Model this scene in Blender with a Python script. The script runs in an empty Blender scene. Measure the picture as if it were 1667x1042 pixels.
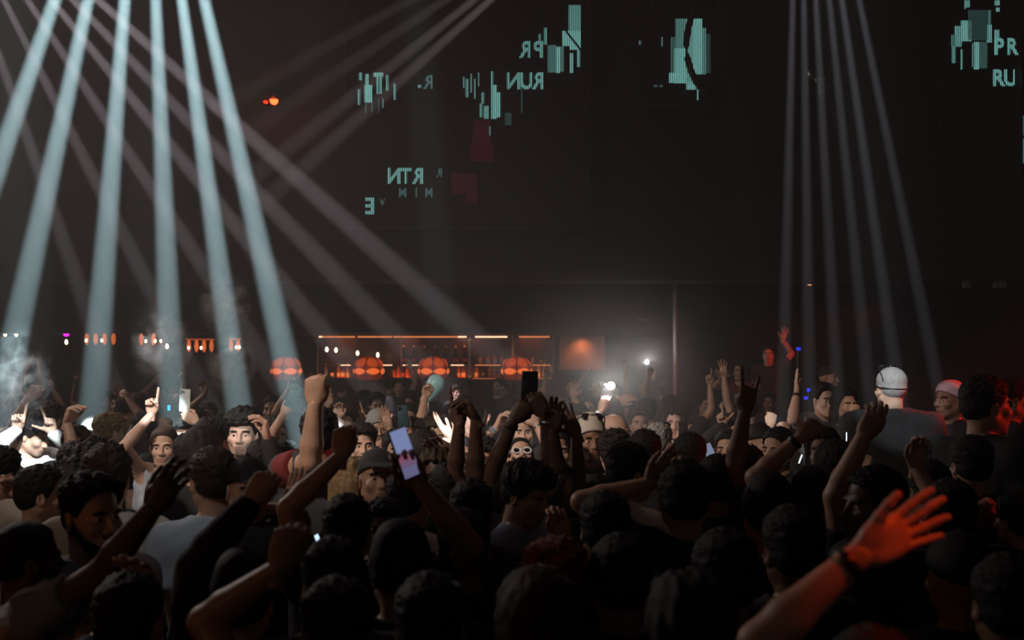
import bpy, bmesh, math, random
import numpy as np
from mathutils import Vector, Matrix

S = bpy.context.scene
COL = S.collection
F, CX, HY, CAMZ = 1620.0, 833.5, 597.0, 2.12      # focal length in pixels, horizon row, eye height

def at(px, py, d):
    """the place in the room seen at a pixel, d metres from the camera plane"""
    return np.array([(px-CX)*d/F, d, CAMZ+(HY-py)*d/F])

# ------------------------------------------------------------------ materials
MATS = {}
def nodes_of(m):
    m.use_nodes = True
    nt = m.node_tree
    return nt, nt.nodes, nt.links

def mat(name, col, rough=.6, metal=0., emit=None, estr=0., bump=0., bscale=60., var=0., vscale=8., sss=0., kind='noise', coat=0.):
    if name in MATS: return MATS[name]
    m = bpy.data.materials.new(name)
    nt, N, L = nodes_of(m)
    b = N['Principled BSDF']
    b.inputs['Base Color'].default_value = (*col, 1)
    b.inputs['Roughness'].default_value = rough
    b.inputs['Metallic'].default_value = metal
    if coat: b.inputs['Coat Weight'].default_value = coat
    if emit:
        b.inputs['Emission Color'].default_value = (*emit, 1)
        b.inputs['Emission Strength'].default_value = estr
    if bump or var:
        tc = N.new('ShaderNodeTexCoord')
    if var:
        n = N.new('ShaderNodeTexNoise'); n.inputs['Scale'].default_value = vscale; n.inputs['Detail'].default_value = 3
        r = N.new('ShaderNodeValToRGB')
        r.color_ramp.elements[0].position = .3; r.color_ramp.elements[1].position = .7
        r.color_ramp.elements[0].color = (*[c*(1-var) for c in col], 1)
        r.color_ramp.elements[1].color = (*[min(1, c*(1+var)) for c in col], 1)
        L.new(tc.outputs['Object'], n.inputs['Vector']); L.new(n.outputs['Fac'], r.inputs['Fac'])
        L.new(r.outputs['Color'], b.inputs['Base Color'])
    if bump:
        if kind == 'noise':
            n2 = N.new('ShaderNodeTexNoise'); n2.inputs['Scale'].default_value = bscale; n2.inputs['Detail'].default_value = 4
        else:
            n2 = N.new('ShaderNodeTexWave'); n2.inputs['Scale'].default_value = bscale; n2.inputs['Distortion'].default_value = 6
        L.new(tc.outputs['Object'], n2.inputs['Vector'])
        bp = N.new('ShaderNodeBump'); bp.inputs['Strength'].default_value = bump; bp.inputs['Distance'].default_value = .004
        L.new(n2.outputs['Fac'], bp.inputs['Height']); L.new(bp.outputs['Normal'], b.inputs['Normal'])
    MATS[name] = m
    return m

# ------------------------------------------------------------------ signed-distance modelling
class Field:
    """a signed-distance field on a box of grid points; shapes are blended in, then the surface is meshed"""
    def __init__(s, lo, hi, res):
        s.lo = np.array(lo, np.float32); s.res = res
        s.n = np.ceil((np.array(hi)-np.array(lo))/res).astype(int)+1
        s.D = np.full(s.n, .6, np.float32)
    def _sub(s, lo, hi):
        a = np.maximum(np.floor((np.array(lo)-s.lo)/s.res).astype(int), 0)
        b = np.minimum(np.ceil((np.array(hi)-s.lo)/s.res).astype(int)+1, s.n)
        if np.any(b <= a): return None
        X = (s.lo[0]+s.res*np.arange(a[0], b[0], dtype=np.float32))[:, None, None]
        Y = (s.lo[1]+s.res*np.arange(a[1], b[1], dtype=np.float32))[None, :, None]
        Z = (s.lo[2]+s.res*np.arange(a[2], b[2], dtype=np.float32))[None, None, :]
        return (slice(a[0], b[0]), slice(a[1], b[1]), slice(a[2], b[2])), X, Y, Z
    def _mix(s, sl, d, k, mode):
        A = s.D[sl]
        if mode == 'add':
            if k > 0:
                h = np.maximum(k-np.abs(A-d), 0)/k
                s.D[sl] = np.minimum(A, d)-h*h*k*.25
            else: s.D[sl] = np.minimum(A, d)
        else:
            d = -d
            if k > 0:
                h = np.maximum(k-np.abs(A-d), 0)/k
                s.D[sl] = np.maximum(A, d)+h*h*k*.25
            else: s.D[sl] = np.maximum(A, d)
    def cap(s, a, b, r1, r2, k=.03, sy=1., mode='add'):
        """tapered capsule; sy squashes it front to back"""
        a = np.asarray(a, np.float32); b = np.asarray(b, np.float32)
        R = max(r1, r2)+k+3*s.res
        q = s._sub(np.minimum(a, b)-R, np.maximum(a, b)+R)
        if q is None: return
        sl, X, Y, Z = q
        ba = b-a; ba[1] /= sy
        px, py, pz = X-a[0], (Y-a[1])/sy, Z-a[2]
        L = float(ba@ba)+1e-9
        t = np.clip((px*ba[0]+py*ba[1]+pz*ba[2])/L, 0, 1)
        d = np.sqrt((px-t*ba[0])**2+(py-t*ba[1])**2+(pz-t*ba[2])**2)-(r1+(r2-r1)*t)
        if sy < 1: d = d*(.5+.5*sy)
        s._mix(sl, d, k, mode)
    def ell(s, c, r, k=.02, R=None, mode='add'):
        c = np.asarray(c, np.float32); r = np.asarray(r, np.float32)
        M = max(r)+k+3*s.res
        q = s._sub(c-M, c+M)
        if q is None: return
        sl, X, Y, Z = q
        px, py, pz = X-c[0], Y-c[1], Z-c[2]
        if R is not None:
            px, py, pz = (R[0,0]*px+R[1,0]*py+R[2,0]*pz, R[0,1]*px+R[1,1]*py+R[2,1]*pz, R[0,2]*px+R[1,2]*py+R[2,2]*pz)
        k0 = np.sqrt((px/r[0])**2+(py/r[1])**2+(pz/r[2])**2)
        k1 = np.sqrt((px/r[0]**2)**2+(py/r[1]**2)**2+(pz/r[2]**2)**2)+1e-6
        s._mix(sl, k0*(k0-1)/k1, k, mode)
    def grid(s):
        X = (s.lo[0]+s.res*np.arange(s.n[0], dtype=np.float32))[:, None, None]
        Y = (s.lo[1]+s.res*np.arange(s.n[1], dtype=np.float32))[None, :, None]
        Z = (s.lo[2]+s.res*np.arange(s.n[2], dtype=np.float32))[None, None, :]
        return X, Y, Z
    def mesh(s):
        return surface(s.D, s.lo, s.res)

def surface(D, lo, res):
    """naive surface nets, vectorised: (vertices, quads)"""
    n = np.array(D.shape)
    I = D < 0
    I[0] = I[-1] = False; I[:, 0] = I[:, -1] = False; I[:, :, 0] = I[:, :, -1] = False
    D = np.where(I, np.minimum(D, -1e-5), np.maximum(D, 1e-5))
    c = I[:-1, :-1, :-1].astype(np.int8).copy()
    for dx in (0, 1):
        for dy in (0, 1):
            for dz in (0, 1):
                if dx+dy+dz: c += I[dx:n[0]-1+dx, dy:n[1]-1+dy, dz:n[2]-1+dz]
    cells = np.argwhere((c > 0) & (c < 8))
    if len(cells) == 0: return np.zeros((0, 3)), np.zeros((0, 4), int)
    idx = np.full(n-1, -1, np.int32)
    idx[cells[:, 0], cells[:, 1], cells[:, 2]] = np.arange(len(cells))
    acc = np.zeros((len(cells), 3)); cnt = np.zeros(len(cells))
    cor = [(a, b, d) for a in (0, 1) for b in (0, 1) for d in (0, 1)]
    val = {q: D[cells[:, 0]+q[0], cells[:, 1]+q[1], cells[:, 2]+q[2]] for q in cor}
    for q in cor:
        for ax in range(3):
            if q[ax] == 0:
                p = list(q); p[ax] = 1; p = tuple(p)
                a, b = val[q], val[p]
                m = (a < 0) != (b < 0)
                t = np.where(m, a/np.where(m, a-b, 1), 0)
                pos = np.tile(np.array(q, float), (len(cells), 1)); pos[:, ax] += t
                acc[m] += pos[m]; cnt[m] += 1
    V = lo+res*(cells+acc/cnt[:, None])
    quads = []
    for ax in range(3):
        u, v = (ax+1) % 3, (ax+2) % 3
        sa = [slice(None)]*3; sb = [slice(None)]*3
        sa[ax] = slice(0, n[ax]-1); sb[ax] = slice(1, n[ax])
        A, B = I[tuple(sa)], I[tuple(sb)]
        e = np.argwhere(A != B)
        e = e[(e[:, u] > 0) & (e[:, v] > 0) & (e[:, u] < n[u]-1) & (e[:, v] < n[v]-1)]
        if not len(e): continue
        flip = ~A[e[:, 0], e[:, 1], e[:, 2]]
        def cell(du, dv):
            q = e.copy(); q[:, u] += du; q[:, v] += dv
            return idx[q[:, 0], q[:, 1], q[:, 2]]
        Q = np.stack([cell(-1, -1), cell(0, -1), cell(0, 0), cell(-1, 0)], 1)
        Q[flip] = Q[flip][:, ::-1]
        quads.append(Q)
    return V, np.concatenate(quads)

def wob(P, f, seed=0):
    """cheap smooth noise in -1..1"""
    r = random.Random(seed); o = 0
    for i in range(5):
        w = np.array([r.gauss(0, 1) for _ in range(3)]); w *= f*(.6+.25*i)/np.linalg.norm(w)
        o = o+np.sin(P[..., 0]*w[0]+P[..., 1]*w[1]+P[..., 2]*w[2]+r.random()*6.28)
    return o/3.2

def wobg(X, Y, Z, f, seed=0):
    r = random.Random(seed); o = 0
    for i in range(5):
        w = np.array([r.gauss(0, 1) for _ in range(3)]); w *= f*(.6+.25*i)/np.linalg.norm(w)
        o = o+np.sin(X*np.float32(w[0])+Y*np.float32(w[1])+Z*np.float32(w[2])+np.float32(r.random()*6.28))
    return o/np.float32(3.2)

def to_mesh(name, V, Q, mats, mi=None, smooth=True):
    me = bpy.data.meshes.new(name)
    nq = len(Q)
    me.vertices.add(len(V)); me.vertices.foreach_set('co', np.asarray(V, np.float32).ravel())
    me.loops.add(nq*4); me.loops.foreach_set('vertex_index', np.asarray(Q, np.int32).ravel())
    me.polygons.add(nq)
    me.polygons.foreach_set('loop_start', np.arange(0, nq*4, 4, dtype=np.int32))
    for m in (mats if isinstance(mats, (list, tuple)) else [mats]): me.materials.append(m)
    if mi is not None: me.polygons.foreach_set('material_index', np.asarray(mi, np.int32))
    me.polygons.foreach_set('use_smooth', np.full(nq, smooth))
    me.update(calc_edges=True)
    return me

def link(name, me, parent=None, mw=None):
    o = bpy.data.objects.new(name, me); COL.objects.link(o)
    if parent is not None: o.parent = parent
    if mw is not None: o.matrix_local = mw
    return o

def tag(o, label, cat, group=None):
    o['label'] = label; o['category'] = cat
    if group: o['group'] = group
    return o

def empty(name, loc, label, cat, group=None, rz=0.):
    o = bpy.data.objects.new(name, None); COL.objects.link(o)
    o.empty_display_size = .1
    o.location = loc; o.rotation_euler = (0, 0, rz)
    return tag(o, label, cat, group)

class MB:
    """collects boxes, tubes, lathes and plates into one mesh"""
    def __init__(s): s.bm = bmesh.new()
    def box(s, lo, hi, bev=0., rot=None, piv=None):
        lo, hi = Vector(lo), Vector(hi)
        t = bmesh.new()
        g = bmesh.ops.create_cube(t, size=1)
        c = (lo+hi)/2; sz = hi-lo
        for v in t.verts: v.co = Vector((v.co.x*sz.x, v.co.y*sz.y, v.co.z*sz.z))
        if bev: bmesh.ops.bevel(t, geom=t.edges[:], offset=bev, segments=2, affect='EDGES', profile=.5)
        for v in t.verts:
            if rot is not None: v.co = rot @ v.co
            v.co += c
        s._in(t); return s
    def _in(s, t):
        me = bpy.data.meshes.new('tmp'); t.to_mesh(me); t.free()
        s.bm.from_mesh(me); bpy.data.meshes.remove(me)
    def tube(s, pts, r, seg=10, cap=True):
        pts = [Vector(p) for p in pts]
        rs = r if isinstance(r, (list, tuple)) else [r]*len(pts)
        rings = []; up = Vector((0, 0, 1))
        for i, p in enumerate(pts):
            d = (pts[min(i+1, len(pts)-1)]-pts[max(i-1, 0)]).normalized()
            u = d.cross(up)
            if u.length < 1e-3: u = d.cross(Vector((1, 0, 0)))
            u.normalize(); w = d.cross(u)
            rings.append([s.bm.verts.new(p+rs[i]*(math.cos(a)*u+math.sin(a)*w)) for a in [2*math.pi*j/seg for j in range(seg)]])
        for A, B in zip(rings, rings[1:]):
            for j in range(seg): s.bm.faces.new((A[j], A[(j+1) % seg], B[(j+1) % seg], B[j]))
        if cap:
            s.bm.faces.new(rings[0][::-1]); s.bm.faces.new(rings[-1])
        return s
    def lathe(s, prof, c=(0, 0, 0), seg=20, a0=0., a1=2*math.pi):
        full = abs(a1-a0-2*math.pi) < 1e-6
        m = seg if full else seg+1
        rings = []
        for r, z in prof:
            rings.append([s.bm.verts.new((c[0]+r*math.cos(a0+(a1-a0)*j/seg), c[1]+r*math.sin(a0+(a1-a0)*j/seg), c[2]+z)) for j in range(m)])
        for A, B in zip(rings, rings[1:]):
            for j in range(seg if full else seg):
                s.bm.faces.new((A[j], A[(j+1) % m], B[(j+1) % m], B[j]))
        if full:
            s.bm.faces.new(rings[0][::-1]); s.bm.faces.new(rings[-1])
        return s
    def mesh(s, name, mats, smooth=False):
        bmesh.ops.remove_doubles(s.bm, verts=s.bm.verts[:], dist=1e-6)
        bmesh.ops.recalc_face_normals(s.bm, faces=s.bm.faces[:])
        me = bpy.data.meshes.new(name); s.bm.to_mesh(me); s.bm.free()
        for m in (mats if isinstance(mats, (list, tuple)) else [mats]): me.materials.append(m)
        if smooth:
            for p in me.polygons: p.use_smooth = True
        return me
    def build(s, name, mats, parent=None, smooth=False, mw=None):
        return link(name, s.mesh(name, mats, smooth), parent, mw)
# ------------------------------------------------------------------ people
def skinmat(n, c): return mat('skin_'+n, c, rough=.5, bump=.15, bscale=90, var=.12, vscale=14)
SKIN = {'fair': (.60, .38, .28), 'tan': (.46, .27, .18), 'brown': (.24, .125, .075), 'dark': (.10, .05, .032)}
HAIRC = {'black': (.012, .010, .010), 'brown': (.035, .020, .012), 'blond': (.22, .14, .07), 'grey': (.30, .29, .28), 'red': (.16, .03, .015)}
CLOTH = {'black': (.014, .013, .014), 'charcoal': (.035, .035, .038), 'grey': (.18, .18, .19), 'white': (.78, .78, .76), 'cream': (.55, .50, .42),
         'blue': (.16, .24, .36), 'navy': (.02, .025, .05), 'red': (.15, .011, .011), 'lightblue': (.45, .52, .60), 'olive': (.05, .05, .03),
         'brown': (.07, .045, .03), 'paleblue': (.30, .36, .48), 'pink': (.62, .42, .45), 'darkcap': (.05, .05, .05)}
def m_skin(n): return skinmat(n, SKIN[n])
def m_hair(n):
    m = mat('hair_'+n, HAIRC[n], rough=.62, bump=1. if n != 'grey' else .3, bscale=150, var=.45 if n != 'grey' else .15, vscale=60)
    m.node_tree.nodes['Principled BSDF'].inputs['Specular IOR Level'].default_value = .22
    return m
def m_cloth(n): return mat('cloth_'+n, CLOTH[n], rough=.85, bump=.35, bscale=35, var=.1, vscale=6)
EYEW = mat('eye_white', (.62, .58, .54), rough=.25)
IRIS = mat('eye_iris', (.015, .01, .008), rough=.15)
def m_lip(n):
    c = SKIN[n]; return mat('lips_'+n, (c[0]*.8, c[1]*.6, c[2]*.6), rough=.4)
BLACKP = mat('black_plastic', (.01, .01, .011), rough=.35)
LENS = mat('dark_lens', (.006, .006, .008), rough=.08, coat=1.)
METAL = mat('bright_metal', (.7, .7, .72), rough=.25, metal=1.)
WHITEP = mat('white_plastic', (.75, .75, .74), rough=.35)

def rot(yaw=0., pitch=0., roll=0.):
    """local frame faces -Y; yaw turns it toward +X, positive pitch lifts the chin"""
    return np.array(Matrix.Rotation(math.radians(yaw), 3, 'Z') @ Matrix.Rotation(math.radians(-pitch), 3, 'X') @ Matrix.Rotation(math.radians(roll), 3, 'Y'))

# --- heads (origin at the ears' middle, facing -Y)
def head_field(res, fem=False, wide=1., long=1.):
    f = Field((-.125, -.16, -.22), (.125, .15, .16), res)
    w = wide*(.94 if fem else 1)
    f.ell((0, .012, .045), (.077*wide, .098, .086), .01)
    f.ell((0, .035, .01), (.070*wide, .075, .075), .03)
    f.ell((0, -.026, -.035), (.062*w, .068, .088*long), .03)
    j = .9 if fem else 1.
    for sx in (-1, 1):
        f.cap((sx*.054*w*j, .004, -.055), (sx*.018*w, -.066, -.098*long), .022, .018, .03)
        f.ell((sx*.040*w, -.066, -.026), (.026, .024, .022), .025)
        f.ell((sx*.031, -.082, .026), (.024, .013, .010), .014)
    f.ell((0, -.070, -.102*long), (.021, .019, .018), .02)
    for sx in (-1, 1):
        f.ell((sx*.032, -.100, .003), (.020, .017, .0125), .014, mode='cut')
        f.ell((sx*.032, -.0735, .003), (.0145, .0135, .0130), .002)
    f.cap((0, -.086, .020), (0, -.112, -.030), .0075, .0125, .012)
    for sx in (-1, 1): f.ell((sx*.013, -.100, -.034), (.010, .012, .009), .007)
    f.ell((0, -.083, -.062), (.030, .020, .024), .018)
    f.cap((-.017, -.0935, -.061), (.017, -.0935, -.061), .0050, .0050, .006)
    f.cap((-.014, -.0935, -.0735), (.014, -.0935, -.0735), .0064, .0064, .006)
    f.cap((-.022, -.108, -.0665), (.022, -.108, -.0665), .0052, .0052, .004, mode='cut')
    for sx in (-1, 1):
        R = np.array(Matrix.Rotation(math.radians(sx*22), 3, 'Z') @ Matrix.Rotation(math.radians(-10), 3, 'X'))
        f.ell((sx*.079*wide, .012, -.006), (.0085, .021, .034), .006, R)
        f.ell((sx*.089*wide, .008, -.002), (.008, .011, .020), .006, R, mode='cut')
    f.cap((0, .022, -.05), (0, .03, -.19), .058 if not fem else .05, .06 if not fem else .052, .03)
    return f

HEADS = {}
def head(kind, near):
    key = (kind, near)
    if key in HEADS: return HEADS[key]
    a = {'m1': dict(), 'm2': dict(wide=1.05, long=1.06), 'm3': dict(wide=.96, long=1.08), 'f1': dict(fem=True), 'f2': dict(fem=True, wide=.98, long=1.04)}[kind]
    V, Q = head_field(.0042 if near else .0065, **a).mesh()
    C = V[Q].mean(1)
    mi = np.zeros(len(Q), int)
    ax = np.abs(C[:, 0])
    eye = (((ax-.032)/.0140)**2+((C[:, 2]-.0025)/.0052)**2 < 1) & (C[:, 1] < -.078)
    mi[eye] = 1
    iris = eye & (((ax-.032)**2+(C[:, 2]-.003)**2) < .0060**2)
    mi[iris] = 2
    brow = (np.abs(C[:, 2]-(.0265-.12*np.abs(ax-.034))) < .0045) & (np.abs(ax-.034) < .020) & (C[:, 1] < -.07)
    mi[brow] = 3
    lip = (ax < .0235-.8*np.abs(C[:, 2]+.067)) & (np.abs(C[:, 2]+.067) < .0105) & (C[:, 1] < -.088)
    mi[lip] = 4
    HEADS[key] = (V, Q, mi)
    return HEADS[key]

# --- hair, hats (origin as the head)
HLX = [-.13, -.082, -.060, -.035, -.018, .012, .028, .12]
HLZ = [.096, .090, .068, .018, -.005, .005, -.055, -.085]
def cranium(f, X, Y, Z, grow):
    d = 9
    for c, r in (((0, .012, .045), (.077, .098, .086)), ((0, .035, .01), (.070, .075, .075))):
        rr = [q+grow for q in r]
        px, py, pz = X-c[0], Y-c[1], Z-c[2]
        k0 = np.sqrt((px/rr[0])**2+(py/rr[1])**2+(pz/rr[2])**2)
        k1 = np.sqrt((px/rr[0]**2)**2+(py/rr[1]**2)**2+(pz/rr[2]**2)**2)+1e-6
        d = np.minimum(d, k0*(k0-1)/k1)
    return d

HAIRS = {}
def hair_mesh(style, color):
    key = (style, color)
    if key in HAIRS: return HAIRS[key]
    res = .0065
    big = style in ('long', 'afro', 'bob', 'wavy', 'fur', 'bigafro')
    f = Field((-.22, -.2, -.40 if style in ('long', 'wavy') else -.24), (.22, .24, .30), res) if big else Field((-.13, -.22, -.22), (.13, .20, .24), res)
    if style == 'bigafro': f = Field((-.3, -.3, -.22), (.3, .34, .36), .009)
    X, Y, Z = f.grid()
    hl = np.interp(Y[0, :, 0], HLX, HLZ).astype(np.float32)[None, :, None]
    up = np.clip((Z-.02)/.08, 0, 1)
    mats = [m_hair(color)] if color in HAIRC else [m_cloth(color)]
    top, side, nf, na, dz = {'buzz': (.0085, .0075, 300, .001, .012), 'short': (.017, .0105, 230, .0055, 0), 'fade': (.024, .0065, 210, .006, .01),
        'quiff': (.030, .0085, 150, .008, .004), 'curly': (.036, .016, 180, .012, 0), 'fringe': (.034, .012, 160, .011, 0),
        'afro': (.085, .070, 120, .012, 0), 'bigafro': (.100, .150, 90, .016, 0), 'bob': (.030, .028, 90, .005, 0), 'long': (.022, .02, 80, .004, 0), 'wavy': (.03, .028, 60, .009, 0),
        'tied': (.012, .010, 160, .002, 0), 'bun': (.012, .010, 160, .002, 0), 'cap': (.014, .012, 40, .001, 0), 'beanie': (.020, .016, 60, .002, 0),
        'scarf': (.014, .012, 50, .003, 0), 'headband': (.012, .012, 50, .001, 0), 'fur': (.05, .045, 100, .010, 0)}[style]
    t = side+(top-side)*up
    if style in ('quiff', 'fringe', 'fade'): t = t+.014*np.clip((-.02-Y)/.06, 0, 1)*up
    d = cranium(f, X, Y, Z, 0)-t+na*(.25+.75*up)*wobg(X, Y, Z, nf, 3+len(style))
    if style in ('cap', 'beanie', 'scarf', 'headband'):
        cut = (.035-.25*Y if style == 'cap' else .028-.55*(Y+.02))
        if style == 'headband':
            d = np.maximum(d, np.maximum((.045-.2*Y)-Z, Z-(.072-.2*Y)))
        else: d = np.maximum(d, cut-Z)
    elif style == 'fringe':
        d = np.maximum(d, (hl-.028*np.clip((-.04-Y)/.05, 0, 1)-Z)*.7)
    elif style in ('afro', 'fur', 'bigafro'):
        d = np.maximum(d, (hl-.03*np.clip((Y+.03)/.06, -.2, 1.6)-Z)*.55)
    else:
        d = np.maximum(d, (hl+dz-Z)*.75)
    f.D = np.minimum(f.D, d.astype(np.float32))
    if style in ('long', 'wavy'):
        for sx in (-1, 1):
            f.cap((sx*.072, .02, .03), (sx*.085, .03, -.30), .030, .034, .03)
            f.cap((sx*.04, .075, .02), (sx*.05, .085, -.33), .05, .05, .03)
        f.D += (.006 if style == 'long' else .012)*wobg(X*2.2, Y*2.2, Z*.35, 70, 5)
    if style == 'bob':
        for sx in (-1, 1): f.cap((sx*.080, .02, .02), (sx*.078, .015, -.09), .028, .026, .03)
        f.cap((-.04, .08, 0), (.04, .08, -.08), .05, .04, .03)
    if style == 'tied':
        f.ell((0, .125, .05), (.03, .03, .03), .015); f.cap((0, .14, .05), (0, .16, -.14), .026, .016, .02)
    if style == 'bun': f.ell((0, .05, .155), (.045, .045, .04), .02)
    if style == 'cap':
        f.ell((0, -.125, .062), (.078, .085, .008), .006, np.array(Matrix.Rotation(math.radians(10), 3, 'X')))
        f.ell((0, .012, .150), (.010, .010, .006), .002)
    if style == 'beanie':
        f.ell((0, .02, .12), (.07, .085, .06), .03)
    if style == 'scarf':
        f.ell((0, .125, .0), (.026, .045, .10), .03)
        f.ell((0, .135, -.07), (.035, .03, .07), .03)
    if style in ('afro', 'fur', 'bigafro'): f.D += .010*wobg(X, Y, Z, 330, 8)
    elif style in ('short', 'fade', 'quiff', 'curly', 'fringe', 'bob'): f.D += (.0035 if style != 'bob' else .002)*(.2+.8*up)*wobg(X, Y, Z*.6, 420, 11)
    V, Q = f.mesh()
    HAIRS[key] = to_mesh('hair', V, Q, mats)
    return HAIRS[key]

def beard_mesh(color):
    key = ('beard', color)
    if key in HAIRS: return HAIRS[key]
    f = Field((-.1, -.15, -.17), (.1, .06, .05), .006)
    for sx in (-1, 1): f.cap((sx*.058, .006, -.03), (sx*.030, -.060, -.095), .023, .026, .02)
    f.ell((0, -.075, -.105), (.036, .028, .028), .02)
    f.cap((-.026, -.095, -.050), (.026, -.095, -.050), .007, .007, .006)
    f.cap((-.013, -.100, -.067), (.013, -.100, -.067), .012, .012, .006, mode='cut')
    X, Y, Z = f.grid(); f.D += .002*wobg(X, Y, Z, 280, 2)
    V, Q = f.mesh(); HAIRS[key] = to_mesh('beard', V, Q, [m_hair(color)])
    return HAIRS[key]

# --- hands: right hand, wrist at origin, fingers along +Z, palm toward -Y, thumb toward +X
POSES = {  # per finger (index..little): knuckle, middle, tip bends; spread; thumb (out, across)
    'open':  ([(5, 8, 5)]*4, 9, (48, 10)), 'wave': ([(8, 12, 8), (0, 8, 5), (4, 10, 6), (-4, 8, 6)], 13, (55, 5)),
    'flat':  ([(4, 6, 4)]*4, 2, (22, 15)), 'relax': ([(18, 28, 15), (24, 32, 18), (28, 36, 18), (30, 38, 18)], 4, (35, 30)),
    'point': ([(2, 4, 2), (82, 92, 50), (84, 95, 50), (84, 92, 50)], 2, (22, 65)), 'fist': ([(78, 95, 55), (82, 97, 55), (84, 97, 55), (86, 95, 55)], 1, (18, 72)),
    'gun':   ([(4, 5, 3), (78, 90, 50), (84, 95, 50), (84, 92, 50)], 3, (62, 5)), 'peace': ([(2, 4, 2), (0, 4, 2), (84, 95, 50), (84, 92, 50)], 9, (18, 70)),
    'horns': ([(2, 4, 2), (82, 95, 50), (84, 95, 50), (5, 5, 3)], 6, (18, 70)), 'hold': ([(42, 52, 24), (46, 55, 26), (50, 55, 26), (52, 55, 26)], 2, (34, 62)),
    'pinch': ([(48, 48, 22), (18, 28, 14), (12, 22, 10), (8, 18, 8)], 6, (40, 60)), 'cup': ([(36, 34, 18), (40, 36, 18), (42, 36, 18), (44, 36, 18)], 3, (46, 40)),
    'fan': ([(4, 6, 4), (0, 5, 4), (3, 6, 4), (2, 5, 4)], 7, (38, 12)),
    'droop': ([(52, 22, 10), (56, 26, 12), (58, 28, 12), (60, 30, 12)], 5, (32, 40)),
}
HANDS = {}
def hand(pose, near):
    key = (pose, near)
    if key in HANDS: return HANDS[key]
    f = Field((-.115, -.125, -.05), (.125, .07, .225), .0036 if near else .0055)
    base = [(.026, .004, .092, .0100), (.0065, .006, .096, .0102), (-.0135, .004, .091, .0097), (-.031, 0., .082, .0086)]
    wr = [(.014, 0, .012), (.005, 0, .008), (-.006, 0, .008), (-.014, 0, .012)]
    L = [(.043, .026, .021), (.047, .030, .022), (.043, .028, .022), (.034, .021, .019)]
    bends, spread, (tout, tac) = POSES[pose]
    f.cap((0, .0, -.05), (0, 0, .012), .025, .025, .02, sy=.8)
    for (bx, by, bz, r), w in zip(base, wr): f.cap(w, (bx, by, bz), .0155, r+.0025, .014)
    f.ell((.0, -.004, .052), (.036, .0135, .040), .016)
    f.ell((.026, -.010, .036), (.019, .015, .030), .014, np.array(Matrix.Rotation(math.radians(18), 3, 'Y')))
    f.ell((-.026, -.007, .040), (.013, .013, .032), .012)
    for i, ((bx, by, bz, r), seg) in enumerate(zip(base, L)):
        p = np.array((bx, by, bz)); a = 0.
        sp = math.radians((1.5-i)*spread)
        for j, (l, bd) in enumerate(zip(seg, bends[i])):
            a += math.radians(bd)
            c = math.cos(sp) if j == 0 or a < 1 else 1
            dv = np.array((math.sin(sp)*math.cos(a), -math.sin(a), math.cos(sp)*math.cos(a)))
            q = p+dv*l
            r2 = r*(.94 if j < 2 else .86)
            f.cap(p, q, r, r2, .004); p, r = q, r2
    to, ta = math.radians(tout), math.radians(tac)
    p = np.array((.026, -.006, .028))
    d1 = np.array((math.sin(to), -.25-.35*math.sin(ta), math.cos(to))); d1 /= np.linalg.norm(d1)
    q = p+d1*.042; f.cap(p, q, .0145, .0112, .010)
    t2 = to-ta*.75
    d2 = np.array((math.sin(t2), -.15-.75*math.sin(ta), math.cos(t2))); d2 /= np.linalg.norm(d2)
    q2 = q+d2*.031; f.cap(q, q2, .0112, .0100, .004)
    t3 = t2-ta*.45
    d3 = np.array((math.sin(t3), -.1-.5*math.sin(ta), math.cos(t3))); d3 /= np.linalg.norm(d3)
    f.cap(q2, q2+d3*.024, .0102, .0084, .004)
    HANDS[key] = f.mesh()
    return HANDS[key]

def unit(v):
    v = np.asarray(v, float); return v/max(np.linalg.norm(v), 1e-9)

LOWER = {}
def lower(color):
    """trousers and shoes, shared by everyone who wears that colour"""
    if color in LOWER: return LOWER[color]
    f = Field((-.26, -.2, .05), (.26, .22, 1.06), .02)
    f.cap((-.07, .01, .95), (.07, .01, .95), .122, .122, .03, sy=.86)
    for sx in (-1, 1):
        f.cap((sx*.09, .01, .90), (sx*.10, .0, .50), .098, .070, .03)
        f.cap((sx*.10, .0, .50), (sx*.11, .02, .09), .070, .055, .03)
    V, Q = f.mesh(); V[:, 2] = np.minimum(V[:, 2], 1.0)
    g = Field((-.2, -.24, -.02), (.2, .14, .16), .012)
    for sx in (-1, 1):
        g.cap((sx*.11, .05, .045), (sx*.125, -.15, .035), .045, .040, .02)
        g.cap((sx*.11, .03, .05), (sx*.11, .02, .12), .05, .048, .02)
    W, R = g.mesh(); W[:, 2] = np.maximum(W[:, 2], 0)
    LOWER[color] = (to_mesh('trousers', V, Q, m_cloth(color)), to_mesh('shoes', W, R, mat('shoe_leather', (.02, .02, .02), rough=.5)))
    return LOWER[color]

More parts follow.
